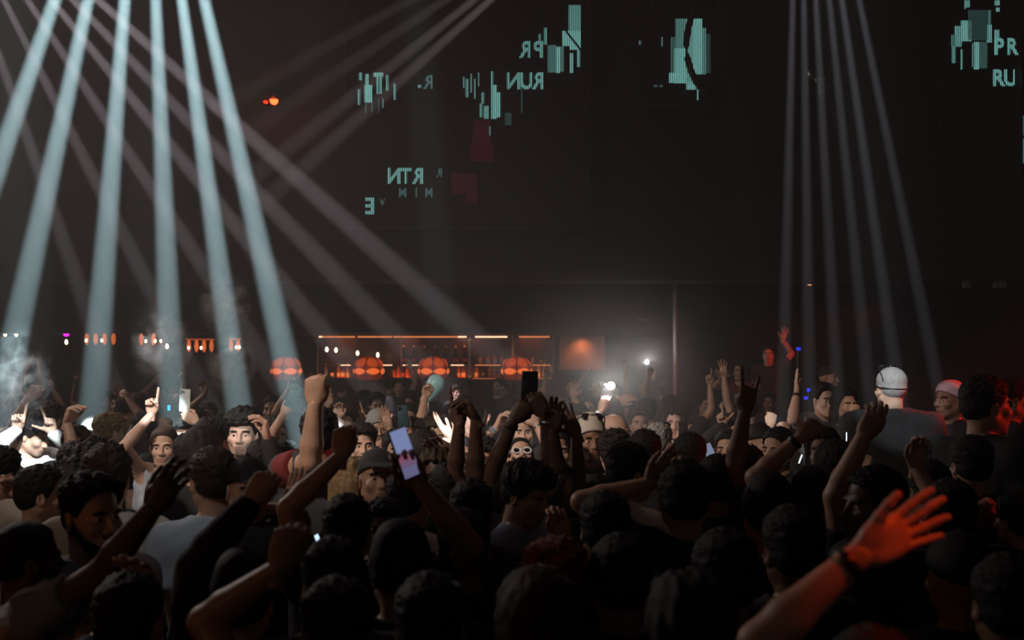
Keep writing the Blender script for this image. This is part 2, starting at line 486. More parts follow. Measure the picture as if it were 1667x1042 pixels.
def face_gear(kind, parent, M, big=False):
    """glasses worn on the face ('shades', 'white_shades', 'specs') or pushed up on the hair ('up')"""
    fm = {'shades': BLACKP, 'white_shades': WHITEP, 'specs': METAL, 'up': BLACKP}[kind]
    b = MB(); r = .003 if kind == 'specs' else (.0055 if kind == 'white_shades' else .0042)
    for sx in (-1, 1):
        b.tube([(sx*.034+.025*math.cos(a), -.104, .002+.020*math.sin(a)) for a in np.linspace(0, 2*math.pi, 19)], r, 6, cap=False)
        b.tube([(sx*.058, -.102, .008), (sx*.074, -.075, .008), (sx*.086, .0, .010), (sx*.086, .025, -.008)], r*.8, 6)
    b.tube([(-.010, -.107, .006), (0, -.112, .009), (.010, -.107, .006)], r, 6)
    T = M
    if big: M = M @ Matrix.Scale(1.13, 4)
    if kind == 'up': T = M @ Matrix.Translation((0, .042, .068)) @ Matrix.Rotation(math.radians(-38), 4, 'X')
    o = b.build('sunglasses' if kind != 'specs' else 'spectacles', fm, parent, True, T)
    l = MB()
    for sx in (-1, 1):
        prof = [(0.0001, .003), (.014, .0022), (.0235, 0)]
        l.lathe([(.0235, -.001)]+prof[::-1], seg=18)
        for v in l.bm.verts:
            if not v.tag:
                v.co = Vector((v.co.x+sx*.034, -.104-v.co.z, .002+v.co.y*.8)); v.tag = True
    if kind != 'specs': l.build('lens', LENS, o, True)
    else: l.bm.free()

def ring_on(parent, name, c, d, rad, wid, m):
    """a band worn round a limb at c, axis d"""
    d = Vector(d).normalized()
    b = MB(); b.lathe([(rad, -wid), (rad+.005, -wid*.8), (rad+.005, wid*.8), (rad, wid), (rad-.004, wid), (rad-.004, -wid)], seg=20)
    return b.build(name, m, parent, True, Matrix.Translation(Vector(c)) @ d.to_track_quat('Z', 'Y').to_matrix().to_4x4())

PEOPLE = []
WARN = []
def person(label, hx, hy, s, yaw=0, hair='short', hc='black', top='black', skin='tan', arms=(), headyaw=None, pitch=0, roll=0, build='m1',
           z0=0., sleeve='short', gear=None, beard=None, group=None, wide=1., name='person', legs='black', hat=None, cuff=None, arm=1., strap=False):
    """hx, hy: pixel of the head's middle; s: pixels per metre there; yaw 0 faces the camera, 90 faces right.
    arms: (wrist px, wrist py, hand pose, {dy, side, el=(px,py), fd=finger angle, fy, palm, band})"""
    d = F/s
    hp = at(hx, hy, d)
    sc = (hp[2]-z0)/1.635
    if not .86 < sc < 1.13: WARN.append((label, round(sc, 3)))
    sc = min(max(sc, .84), 1.14)
    near = s > 235
    hxyaw = yaw if headyaw is None else headyaw
    Rb = rot(yaw)
    Rh_l = rot(hxyaw-yaw, pitch, roll)
    piv = np.array((0, .012, 1.54))
    hc_l = piv+Rh_l @ np.array((0, -.012, .095))
    off = Rb @ (hc_l*sc)
    root = np.array((hp[0]-off[0], hp[1]-off[1], z0))
    W2L = lambda p: (Rb.T @ (np.asarray(p)-root))/sc
    fem = build[0] == 'f'
    shw = .165 if fem else .185*wide
    # arms
    chains = []
    used = set()
    for a in arms:
        wx, wy, pose = a[:3]; o = a[3] if len(a) > 3 else {}
        T = W2L(at(wx, wy, d+o.get('dy', -.12)))
        sd = o.get('side')
        if sd is None:
            sd = 1 if T[0] > 0 else -1
            if sd in used: sd = -sd
        elif sd in 'lr':                      # as seen in the picture
            rt = (Rb @ np.array((1, 0, 0)))[0]
            sd = (1 if sd == 'r' else -1)*(1 if rt >= 0 else -1)
        used.add(sd)
        chains.append((sd, T, pose, o))
    for sd in (-1, 1):
        if sd not in used: chains.append((sd, np.array((sd*.29, -.06, .88)), 'relax', {'rest': 1}))
    res = .0115 if s > 300 else (.014 if s > 170 else .019)
    geo = []
    pts = [np.array((-.3, -.2, .86)), np.array((.3, .2, 1.6))]
    for sd, T, pose, o in chains:
        L1, L2 = .285, .262
        Sj = np.array((sd*shw, .012, 1.405))
        e = np.clip((T[2]-1.3)/.5, 0, 1)
        Sj = Sj+np.array((-sd*.03*e, 0, .065*e))
        v = T-Sj; L = np.linalg.norm(v)
        st = 1.
        if L > (L1+L2)*.995:
            st = min(L/((L1+L2)*.995), 1.22)
            if L/((L1+L2)*.995) > 1.22:
                WARN.append((label, 'reach', round(L, 2))); T = Sj+v/L*(L1+L2)*.995*1.22
            L1 *= st; L2 *= st; v = T-Sj; L = np.linalg.norm(v)
        if L < .1: L = .1
        n = v/L; x = (L1*L1-L2*L2+L*L)/(2*L); hgt = math.sqrt(max(L1*L1-x*x, 0))
        if 'el' in o: hint = W2L(at(o['el'][0], o['el'][1], d+o.get('ey', o.get('dy', -.12)*.6)))-Sj
        elif o.get('rest'): hint = np.array((sd*.3, .4, -.2))
        else: hint = np.array((sd*.5, -.25, -.35))
        hint = hint-n*(hint@n); E = Sj+n*x+unit(hint)*hgt
        fa = unit(T-E)
        # hand frame
        if 'fd' in o:
            an = math.radians(o['fd']); Fd = unit(Rb.T @ np.array((math.sin(an), o.get('fy', 0.), math.cos(an))))
        else: Fd = fa
        pm = o.get('palm', 'c')
        if o.get('rest'): P = np.array((-sd, -.2, 0))
        else: P = Rb.T @ {'c': np.array((0., -1, 0)), 'a': np.array((0., 1, 0)), 'l': np.array((-1., -.25, 0)), 'r': np.array((1., -.25, 0)), 'd': np.array((0, -.3, -1.)), 'u': np.array((0, -.3, 1.))}[pm]
        P = P-Fd*(P@Fd); P = unit(P) if np.linalg.norm(P) > .05 else unit(np.cross(Fd, (1, 0, 0)))
        Yh = -P; Xh = np.cross(Yh, Fd)
        H = np.stack([Xh, Yh, Fd], 1)
        chains_o = dict(sd=sd, S=Sj, E=E, T=T, fa=fa, H=H, pose=pose, o=o, st=st)
        geo.append(chains_o); pts += [Sj, E, T]
    P3 = np.array(pts); lo, hi = P3.min(0)-.1, P3.max(0)+.1
    lo[2] = max(lo[2], .84)
    f = Field(lo, hi, res)
    def torso(f, g, k=.05):
        f.cap((-.07, .012, .95), (.07, .012, .95), .112+g, .112+g, k, sy=.84)
        f.cap((-.055*wide, .005, 1.08), (.055*wide, .005, 1.08), (.092 if fem else .104*wide)+g, (.092 if fem else .104*wide)+g, k, sy=.86)
        f.cap((-.075*wide, .01, 1.27), (.075*wide, .01, 1.27), (.105 if fem else .122)+g, (.105 if fem else .122)+g, k, sy=.86)
        f.cap((-.085, .016, 1.37), (.085, .016, 1.37), .08+g, .08+g, k)
        if fem:
            for sx in (-1, 1): f.ell((sx*.072, -.088, 1.265), (.062+g, .058+g, .062+g), .03)
        for c in geo:
            f.cap((0, .03, 1.475), c['S']+np.array((-c['sd']*.03, .01, .012)), .045+g, .058+g, k)
            f.cap(c['S']+np.array((-c['sd']*.06, .005, -.08)), c['S'], .07+g, .060+g, k)
    def upperarm(f, c, g, t0=0., t1=1., k=.022):
        th = (.9 if fem else 1.)*(arm if not c['o'].get('rest') else 1)
        f.cap(c['S'], c['S']+(c['E']-c['S'])*t1, (.058*th+g), ((.058+(.042-.058)*t1)*th+g), k)
    def forearm(f, c, g, k=.012, t1=1.):
        th = (.88 if fem else 1.)*(arm if not c['o'].get('rest') else 1)
        m = c['E']+(c['T']-c['E'])*.3
        f.cap(c['E'], m, .041*th+g, .043*th+g, k); f.cap(m, c['E']+(c['T']-c['E'])*t1, .043*th+g, (.043+(.0275-.043)*((t1-.3)/.7))*th+g, k)
    torso(f, -.002)
    f.cap((0, .03, 1.42), (0, .02, 1.555), .062 if not fem else .052, .053 if not fem else .046, .03)
    for c in geo: upperarm(f, c, 0); forearm(f, c, 0)
    V, Q = f.mesh()
    mi = np.zeros(len(Q), int)
    Vs, Qs, Ms = [V], [Q], [mi]; nv = len(V)
    hv, hq, hm = head(build, near)
    Vs.append(hc_l+hv @ Rh_l.T); Qs.append(hq+nv); Ms.append(hm); nv += len(hv)
    for c in geo:
        if c['o'].get('rest') and s < 420: 
            pass
        v, q = hand(c['pose'], s > 300)
        v = v*(.92 if fem else 1.)*c['o'].get('hs', 1.)
        if c['sd'] > 0: v = v*np.array((-1, 1, 1)); q = q[:, ::-1]
        Vs.append(c['T']+v @ c['H'].T); Qs.append(q+nv); Ms.append(np.zeros(len(q), int)); nv += len(v)
    V = np.concatenate(Vs)*sc; Q = np.concatenate(Qs); mi = np.concatenate(Ms)
    browm = m_hair(hc if hc in HAIRC else 'black')
    me = to_mesh('body', V, Q, [m_skin(skin), EYEW, IRIS, browm, m_lip(skin)], mi)
    o = link(name, me)
    o.matrix_world = Matrix.Translation(Vector(root)) @ Matrix(Rb.tolist()).to_4x4()
    tag(o, label, 'person', group)
    # shirt
    g = Field(lo, hi, res)
    torso(g, .016)
    if sleeve != 'none':
        for c in geo:
            if sleeve == 'long': upperarm(g, c, .016); forearm(g, c, .013, t1=.93)
            else: upperarm(g, c, .018, t1=.62)
    X, Y, Z = g.grid()
    sd = PEOPLE.__len__()
    g.D += .0055*wobg(X, Y, Z*.8, 26, sd)+.003*wobg(X, Y, Z, 70, sd+9)
    nd = np.sqrt((X)**2+((Y-.0)/1.1)**2+((Z-1.575)/1.1)**2)-(.125 if fem or sleeve == 'none' else .098)
    g.D = np.maximum(g.D, -nd)
    if sleeve != 'long':
        for c in geo:      # open sleeve ends
            t = .58 if sleeve == 'short' else 0
            ax = unit(c['E']-c['S']); q = c['S']+(c['E']-c['S'])*t
            pl = (X-q[0])*ax[0]+(Y-q[1])*ax[1]+(Z-q[2])*ax[2]
            side = X*c['sd'] > (.10 if sleeve == 'short' else .12)
            rd = np.sqrt((X-q[0])**2+(Y-q[1])**2+(Z-q[2])**2) < .16
            g.D = np.where(side & rd & (pl > 0), np.maximum(g.D, pl), g.D)
    g.D = np.maximum(g.D, .90-Z)
    V, Q = g.mesh()
    so = link('shirt' if sleeve != 'none' else 'vest_top', to_mesh('shirt', V*sc, Q, m_cloth(top)), o)
    if cuff:
        g = Field(lo, hi, res)
        for c in geo: upperarm(g, c, .026, t1=.66)
        X, Y, Z = g.grid()
        for c in geo:
            ax = unit(c['E']-c['S']); q = c['S']+(c['E']-c['S'])*.60; q0 = c['S']+(c['E']-c['S'])*.12
            pl = (X-q[0])*ax[0]+(Y-q[1])*ax[1]+(Z-q[2])*ax[2]; p0 = (X-q0[0])*ax[0]+(Y-q0[1])*ax[1]+(Z-q0[2])*ax[2]
            side = X*c['sd'] > .04
            g.D = np.where(side, np.maximum(g.D, np.maximum(pl, -p0)), g.D)
        V, Q = g.mesh(); so2 = link('sleeve', to_mesh('sleeve', V*sc, Q, m_cloth(cuff)), so); so2['label'] = cuff+' sleeves'
    # hair, beard, gear
    MH = Matrix.LocRotScale(Vector(hc_l*sc), Matrix(Rh_l.tolist()), Vector((sc, sc, sc)))
    hb = {'m2': 1.05, 'm3': .97, 'f1': 1., 'f2': .98}.get(build, 1.)
    MHh = MH @ Matrix.Diagonal((hb, 1, 1, 1))
    if hair != 'bald':
        link({'cap': 'cap', 'beanie': 'beanie', 'scarf': 'headscarf', 'headband': 'headband'}.get(hair, 'hair'), hair_mesh(hair, hc), o, MHh)
    if hat: link({'cap': 'cap', 'beanie': 'beanie', 'scarf': 'headscarf', 'headband': 'headband'}[hat[0]], hair_mesh(*hat), o, MHh @ Matrix.Scale(1.03, 4))
    if beard: link('beard', beard_mesh(beard), o, MH)
    if gear: face_gear(gear, o, MH, hair in ('beanie', 'cap'))
    if strap:
        b = MB(); b.tube([(.088*math.sin(a), .012+.104*math.cos(a), .012-.012*math.cos(a)) for a in np.linspace(-2.2, 2.2, 25)], .0042, 6)
        b.build('glasses_cord', BLACKP, o, True, MHh)
    tr, sh = lower(legs)
    k = Matrix.Scale(sc, 4)
    link('trousers', tr, o, k); link('shoes', sh, o, k)
    for c in geo:
        b = c['o'].get('band')
        if b:
            bm = {'black': BLACKP, 'metal': METAL, 'white': WHITEP, 'blue': m_cloth('blue')}[b]
            p = (c['T']-c['fa']*.03)*sc
            r = ring_on(o, 'watch' if b == 'metal' else 'wristband', p, c['fa'], .030*sc, .011 if b != 'metal' else .009, bm)
            if b == 'metal':
                w = MB(); w.lathe([(.018, 0), (.019, .006), (.016, .009), (.0001, .0095)], seg=20)
                Pn = Vector(-c['H'][:, 1])*-1
                w.build('watch_face', LENS, r, True, r.matrix_local.inverted() @ Matrix.Translation(Vector(p)+Pn*.034*sc) @ Pn.to_track_quat('Z', 'Y').to_matrix().to_4x4())
    info = dict(o=o, root=root, Rb=Rb, sc=sc, geo=geo, d=d)
    PEOPLE.append(info)
    return info

def hand_frame(info, i=0):
    """world matrix of a raised hand (arms are listed in the order given)"""
    c = info['geo'][i]
    M = Matrix([[*(info['Rb'] @ c['H'])[r]] for r in range(3)])
    p = info['root']+info['Rb'] @ (c['T']*info['sc'])
    return Matrix.Translation(Vector(p)) @ M.to_4x4(), (1 if c['sd'] < 0 else -1)
# ------------------------------------------------------------------ the room
def structure(name, me):
    o = link(name, me); o['kind'] = 'structure'; return o
DARKW = mat('dark_wall_paint', (.012, .0085, .0085), rough=.75, bump=.2, bscale=12)
DARKF = mat('dark_floor', (.015, .013, .013), rough=.45, bump=.15, bscale=20)
DARKC = mat('black_ceiling', (.006, .005, .005), rough=.9)
structure('floor', MB().box((-12, -1.5, -.1), (12, 21.2, 0)).mesh('floor', DARKF))
structure('wall_back', MB().box((-12, 21, .0), (12, 21.2, 9.6)).mesh('wall_back', DARKW))
structure('wall_left', MB().box((-12.2, -1.5, -.1), (-12, 21.2, 9.6)).mesh('wall_left', DARKW))
structure('wall_right', MB().box((12, -1.5, -.1), (12.2, 21.2, 9.6)).mesh('wall_right', DARKW))
structure('ceiling', MB().box((-12.2, -1.5, 9.6), (12.2, 21.2, 9.8)).mesh('ceiling', DARKC))
structure('wall_mezzanine', MB().box((-12, 16.2, 3.53), (12, 17.0, 9.6)).box((-12, 16.16, 3.53), (12, 16.2, 3.60)).mesh('wall_mezzanine', mat('mezzanine_paint', (.022, .0165, .016), rough=.8, bump=.2, bscale=10)))
structure('ceiling_bar', MB().box((-12, 18.9, 2.76), (4.6, 21, 2.95)).box((-12, 18.85, 2.76), (4.6, 18.95, 3.53)).mesh('ceiling_bar', DARKW))
structure('floor_bar', MB().box((-12, 15.2, 0), (12, 21, .25)).mesh('floor_bar', DARKF))
RISER = .27
structure('floor_riser', MB().box((1.55, 6.05, 0), (6.5, 9.6, RISER)).mesh('floor_riser', DARKF))
structure('floor_platform', MB().box((3.2, 14.3, 0), (6., 15.25, .62)).mesh('floor_platform', DARKF))
structure('trim_1', MB().box((4.48, 18.9, .25), (4.6, 21, 3.53)).mesh('trim_1', DARKW))

# ------------------------------------------------------------------ lamps with light
def aim(o, frm, to):
    o.location = Vector(frm)
    o.rotation_euler = (Vector(to)-Vector(frm)).to_track_quat('-Z', 'Y').to_euler()
def spot(name, frm, to, power, ang, blend=.5, col=(1, 1, 1), rad=.03):
    l = bpy.data.lights.new(name, 'SPOT'); l.energy = power; l.spot_size = ang; l.spot_blend = blend; l.color = col; l.shadow_soft_size = rad
    o = bpy.data.objects.new(name, l); COL.objects.link(o); aim(o, frm, to); return o
def area(name, frm, to, power, size, col=(1, 1, 1), spread=None):
    l = bpy.data.lights.new(name, 'AREA'); l.energy = power; l.size = size; l.color = col
    if spread: l.spread = spread
    o = bpy.data.objects.new(name, l); COL.objects.link(o); aim(o, frm, to); return o
def point(name, p, power, col=(1, 1, 1), rad=.02):
    l = bpy.data.lights.new(name, 'POINT'); l.energy = power; l.color = col; l.shadow_soft_size = rad
    o = bpy.data.objects.new(name, l); COL.objects.link(o); o.location = Vector(p); return o

def haze_mat(dens, g=0.):
    m = bpy.data.materials.new('haze')
    nt, N, L = nodes_of(m); N.remove(N['Principled BSDF'])
    v = N.new('ShaderNodeVolumeScatter'); v.inputs['Density'].default_value = dens; v.inputs['Anisotropy'].default_value = g
    L.new(v.outputs[0], N['Material Output'].inputs['Volume'])
    return m
def glow_haze(name, dens, R, noise=0.):
    m = bpy.data.materials.new(name)
    nt, N, L = nodes_of(m); N.remove(N['Principled BSDF'])
    v = N.new('ShaderNodeVolumeScatter'); tc = N.new('ShaderNodeTexCoord')
    mp = N.new('ShaderNodeMapping'); mp.inputs['Scale'].default_value = (1/R, 1/R, 1/R)
    g = N.new('ShaderNodeTexGradient'); g.gradient_type = 'SPHERICAL'
    L.new(tc.outputs['Object'], mp.inputs[0]); L.new(mp.outputs[0], g.inputs[0])
    pw = N.new('ShaderNodeMath'); pw.operation = 'POWER'; pw.inputs[1].default_value = 1.3; L.new(g.outputs['Fac'], pw.inputs[0])
    k = N.new('ShaderNodeMath'); k.operation = 'MULTIPLY'; k.inputs[1].default_value = dens; L.new(pw.outputs[0], k.inputs[0])
    out = k.outputs[0]
    if noise:
        n = N.new('ShaderNodeTexNoise'); n.inputs['Scale'].default_value = noise; n.inputs['Detail'].default_value = 4; n.inputs['Distortion'].default_value = 1.4
        r = N.new('ShaderNodeMapRange'); r.inputs[1].default_value = .47; r.inputs[2].default_value = .66
        L.new(tc.outputs['Object'], n.inputs['Vector']); L.new(n.outputs['Fac'], r.inputs['Value'])
        k2 = N.new('ShaderNodeMath'); k2.operation = 'MULTIPLY'; L.new(out, k2.inputs[0]); L.new(r.outputs[0], k2.inputs[1]); out = k2.outputs[0]
    L.new(out, v.inputs['Density']); L.new(v.outputs[0], N['Material Output'].inputs['Volume'])
    return m
def beam(apex, through, end_d, half, power, col, hm, label, start=0., grp=None, blend=.55):
    """a hazy shaft of light: a real spot and the lit column of haze it passes through"""
    A, B = Vector(apex), Vector(through)
    u = (B-A).normalized()
    spot('beam_lamp', A, B, power, 2*half, blend, col, .012)
    m = MB()
    w = math.tan(half*1.02)
    m.tube([A+u*max(start, .25), A+u*end_d], [max(start, .25)*w+.004, end_d*w+.004], 20)
    o = m.build('haze_beam', hm); o['kind'] = 'stuff'
    tag(o, label, 'light beam', grp)

HZ = haze_mat(.34)
HZ2 = haze_mat(.10)
# left fan: six shafts from one fixture above the frame
fl = [(236, -430, 4.5), [(-75, 480, 6.), (-8, 700, 6.8), (149, 703, 7.55), (282, 690, 6.8), (394, 700, 6.9), (488, 690, 5.4)]]
A = at(*fl[0])
names = ['leftmost pale beam of the left fan, reaching the frame edge', 'pale beam of the left fan falling onto the raised fist', 'pale beam of the left fan left of its straightest beam',
         'straightest, nearly vertical pale beam of the left fan', 'pale beam of the left fan falling onto the boy with the fringe', 'pale beam of the left fan ending by the leftmost orange lantern']
for (px, py, dd), pw, nm in zip(fl[1], (12500, 13000, 13500, 12000, 13500, 12500), names):
    B = at(px, py, dd); le = float(np.linalg.norm(B-A))
    beam(A, B, le+(.9 if dd != 7.55 else .3), .0262, pw, (.62, .93, 1.), HZ, nm, .8, 'pale beams fanning out at the left')
for px, py, d, r, nm in ((25, 605, 6.4, .24, 'smoke curling in the leftmost beams above the crowd'), (365, 492, 5.6, .15, 'small smoke wisp high in the beam above the boy'), (374, 588, 6.3, .17, 'smoke puff low in the beam above the boy'), (262, 560, 5.7, .18, 'faint smoke low in the straightest left beam')):
    o = MB().lathe([(.001, -1.5*r), (.6*r, -1.2*r), (r, -.3*r), (.9*r, .5*r), (.5*r, 1.3*r), (.001, 1.5*r)], seg=16).build('smoke', glow_haze('smoke', 5., 1.5*r, 9.), None, True); o.location = Vector(at(px, py, d)); o['kind'] = 'stuff'; tag(o, nm, 'smoke')
# right fan
A = at(1302, -474, 6.6)
names = ['first thin beam from the left in the right fan', 'second thin beam from the left in the right fan', 'third thin beam of the right fan, passing the metal clamp',
         'fourth thin beam from the left in the right fan', 'thin beam of the right fan landing on the grey-haired man', 'outermost, most slanted thin beam of the right fan']
for px, py, nm in zip((1276, 1317, 1361, 1411, 1466, 1521), (600, 600, 600, 600, 600, 600), names):
    beam(A, at(px, py, 7.1) if px != 1466 else at(1459, 612, 6.82), 6.2, .0118, 2900 if px != 1466 else 3400, (.84, .86, 1.), HZ, nm, 1.4, 'thin beams fanning out at the right')
# faint shafts crossing the back of the room
A = at(1010, -190, 13.2)
for (px, py), pw, nm in zip([(430, 330), (395, 300), (350, 250), (300, 205)], (1500, 1300, 650, 500), ['lowest of the faint beams slanting down from the top centre', 'second lowest faint beam slanting down from the top centre', 'second highest faint beam slanting down from the top centre', 'highest, faintest beam slanting down from the top centre']):
    beam(A, at(px, py, 14.2), 6.6, .024, pw*4.3, (1, .86, .86), HZ2, nm, 1., 'faint beams from the top centre')
A = at(-120, -250, 13.)
for (px, py), pw, nm in zip([(757, 535), (640, 545), (540, 560), (420, 570), (300, 580), (170, 585)], (1900, 1500, 1500, 1100, 900, 800), ['faint mauve beam slanting down right to the bar light strip', 'second faint beam slanting right, below the mauve one', 'third faint beam slanting right behind the left fan', 'fourth faint beam slanting right behind the left fan', 'fifth faint beam slanting right behind the left fan', 'steepest faint beam slanting right behind the left fan']):
    beam(A, at(px, py, 15.6), 10.6 if px > 500 else 9.4, .025, pw*13, (1, .86, .95), HZ2, nm, 1., 'faint beams behind the left fan')

# ------------------------------------------------------------------ LED screens
def led_mat(name, col, estr):
    m = bpy.data.materials.new(name); nt, N, L = nodes_of(m); b = N['Principled BSDF']
    b.inputs['Base Color'].default_value = (.01, .01, .01, 1); b.inputs['Emission Color'].default_value = (*col, 1)
    tc = N.new('ShaderNodeTexCoord'); sp = N.new('ShaderNodeSeparateXYZ'); L.new(tc.outputs['Object'], sp.inputs[0])
    def wave(src, p):
        a = N.new('ShaderNodeMath'); a.operation = 'MULTIPLY'; a.inputs[1].default_value = 2*math.pi/p; L.new(src, a.inputs[0])
        c = N.new('ShaderNodeMath'); c.operation = 'SINE'; L.new(a.outputs[0], c.inputs[0])
        d = N.new('ShaderNodeMapRange'); d.inputs[1].default_value = -.7; d.inputs[2].default_value = .5; L.new(c.outputs[0], d.inputs['Value']); return d.outputs[0]
    x = wave(sp.outputs[0], .030); z = wave(sp.outputs[2], .018)
    mx = N.new('ShaderNodeMath'); mx.operation = 'MULTIPLY'; L.new(x, mx.inputs[0])
    z2 = N.new('ShaderNodeMapRange'); z2.inputs[3].default_value = .45; L.new(z, z2.inputs['Value']); L.new(z2.outputs[0], mx.inputs[1])
    k = N.new('ShaderNodeMath'); k.operation = 'MULTIPLY'; k.inputs[1].default_value = estr; L.new(mx.outputs[0], k.inputs[0])
    L.new(k.outputs[0], b.inputs['Emission Strength'])
    return m
TEAL = (.27, .68, .62)
LEVELS = {}
def led(level, col=TEAL, nm='led_teal'):
    k = (round(level, 1), nm)
    if k not in LEVELS: LEVELS[k] = led_mat('%s_%d' % (nm, int(k[0]*10)), col, max(k[0], .1)*1.35)
    return LEVELS[k]
SCREEN = mat('led_screen_black', (.020, .0155, .015), rough=.85)
YS = 15.9
def screen(label, x0, y0, x1, y1, d=YS):
    a, b = at(x0, y1, d), at(x1, y0, d)
    t = empty('led_screen', ((a[0]+b[0])/2, d, a[2]), label, 'screen', 'LED screens on the back wall')
    lo, hi = a-np.array(t.location), b-np.array(t.location)
    MB().box((lo[0], .03, 0), (hi[0], .22, hi[2])).build('screen_panel', SCREEN, t)
    f = MB()
    for u in (lo[0], hi[0]): f.box((u-.015, .0, 0), (u+.015, .03, hi[2]))
    f.box((lo[0], 0, -.015), (hi[0], .03, .015)).build('screen_frame', BLACKP, t)
    return t, d
def bars(t, d, rects, nm, col=TEAL, key='led_teal'):
    for x0, y0, x1, y1, lv in rects:
        p, q = at(x0, y1, d), at(x1, y0, d)
        MB().box((p[0]-t.location.x, .012, p[2]-t.location.z), (q[0]-t.location.x, .028, q[2]-t.location.z)).build(nm, led(lv, col, key), t)
def letters(t, d, txt, px, py, h, lv, mirror=False, wide=1., nm='lettering', col=TEAL, key='led_teal'):
    """text whose letters are centred on a pixel, h pixels tall"""
    c = bpy.data.curves.new('txt', 'FONT'); c.body = txt; c.align_x = 'CENTER'; c.align_y = 'CENTER'; c.size = 1; c.extrude = .01; c.offset = .028
    o = bpy.data.objects.new('txt', c); COL.objects.link(o)
    me = bpy.data.meshes.new_from_object(o.evaluated_get(bpy.context.evaluated_depsgraph_get())); bpy.data.objects.remove(o)
    zs = [v.co.y for v in me.vertices]; k = h*d/F/(max(zs)-min(zs)); mz = (max(zs)+min(zs))/2
    p = at(px, py, d)
    for v in me.vertices:
        x, y, z = v.co
        v.co = ((-x if mirror else x)*k*wide+p[0]-t.location.x, .018-z*.6, (y-mz)*k+p[2]-t.location.z)
    me.materials.clear(); me.materials.append(led(lv, col, key))
    return link(nm, me, t)

t, d = screen('wide dark LED screen left of centre showing broken mirrored lettering', 560, -60, 960, 372)
bars(t, d, [(584,118,589,130,.7),(582,145,586,170,.6),(595,120,600,140,.8),(593,138,605,166,1),(608,118,623,124,.9),(612,120,616,152,.7),(617,120,622,152,.6),(628,122,632,147,.6),(641,136,644,162,.7),(594,166,595.5,183,.3),(605,166,606.5,181,.3),(615,160,616.5,183,.3),(622,160,624,175,.3),(680,138,685,142,.6),
    (754,125,757,142,.4),(758,128,763,158,.5),(766,120,769,150,.4),(771,128,775,160,.4),(777,118,780,140,.3),(783,150,788,168,.5),(799,116,803,193,.6),(803,138,809,193,.8),(809,150,815,190,.8),(780,168,785,190,.5),(788,172,795,193,.6),(796,205,799,220,.4),
    (926,8,945,60,.5),(928,50,946,80,.8),(916,50,930,74,.8),(905,76,912,118,.8),(892,73,905,117,.3),(912,75,918,116,.3),(928,86,933,118,.7),(939,80,944,108,.7),(886,45,891,72,.5),(877,55,880,70,.5),
    (848,142,850,184,.1),(822,183,833,203,.1)], 'pixel_bar')
bars(t, d, [(770,196,798,262,.2),(765,235,802,262,.2),(735,282,776,316,.2),(758,300,778,330,.2)], 'red_pixel_block', (.17, .008, .035), 'led_red')
for q in ((('R', 856, 80, 27, .6)), ('P', 877, 80, 27, .6), ('R', 877, 131, 27, .7), ('U', 857, 131, 27, .7), ('N', 836, 131, 27, .6), ('R', 698, 133, 22, .3), ('N', 641, 286, 26, .7), ('T', 660, 286, 26, .7), ('R', 681, 286, 26, .7), ('E', 602, 335, 27, .7), ('M', 655, 313, 15, .2), ('I', 677, 313, 15, .2), ('M', 698, 313, 15, .2), ('R', 716, 281, 14, .2), ('V', 622, 329, 12, .2)):
    letters(t, d, q[0], q[1], q[2], q[3], q[4], True, .85)
t, d = screen('narrow LED screen with a bright teal column behind a hanging cable', 1062, -60, 1172, 175)
bars(t, d, [(1097,78,1118,135,.8),(1100,30,1116,78,.4),(1092,60,1100,118,.2),(1090,118,1120,134,.8),(1118,134,1133,145,.8),(1116,30,1128,134,.6),(1128,30,1143,120,.8),(1143,45,1150,120,.4),(1150,55,1157,118,.1),(1135,145,1138,162,.6),(1077,60,1079,75,.3),(1040,66,1044,72,.3),(1064,138,1070,141,.2),(1074,138,1080,141,.2)], 'pixel_bar')
t, d = screen('LED screen at the right edge showing the letters PR and RU', 1535, -60, 1662, 215)
bars(t, d, [(1570,0,1580,14,.6),(1621,0,1628,9,.7),(1623,12,1628,18,.7),(1576,16,1610,65,.1),(1611,16,1614,40,.3),(1566,33,1582,66,.8),(1556,42,1566,75,.6),(1550,56,1556,75,.3),(1551,74,1556,102,.6),(1564,80,1568,112,.6),(1587,68,1595,112,.8),(1583,70,1587,108,.3),(1595,68,1608,110,.2),(1608,40,1615,68,.7),(1619,48,1627,65,.7)], 'pixel_bar')
for q in (('P', 1627, 75, 27, .8), ('R', 1648, 75, 27, .8), ('R', 1626, 126, 27, .8), ('U', 1646, 126, 27, .8)): letters(t, d, q[0], q[1], q[2], q[3], q[4], False, .85)
t, d = screen('sliver of an LED screen beyond the one lettered PR', 1664, 100, 1760, 290, 15.6)
bars(t, d, [(1664,188,1670,220,.3),(1664,225,1672,265,.5),(1663,112,1664.5,182,.3)], 'pixel_bar')
def cable(label, pts, r, d):
    P = [at(x, y, d) for x, y in pts]; c0 = P[0]
    o = MB().tube([p-c0 for p in P], r, 10).build('cable', BLACKP, None, True); o.location = Vector(c0)
    tag(o, label, 'cable')
cable('thick black cable looping down in front of the teal column', [(1136, -20), (1127, 20), (1120, 48), (1117, 72), (1119, 95), (1125, 116), (1134, 134), (1146, 148), (1156, 156)], .052, 15.7)
cable('thin black cable slanting across the teal bars left of centre', [(914, 38), (924, 54), (935, 68), (946, 82)], .016, 15.8)
cable('thin black cable running across the top of the screen lettered PR', [(1572, 14), (1596, 12), (1612, 10), (1632, 11)], .016, 15.8)

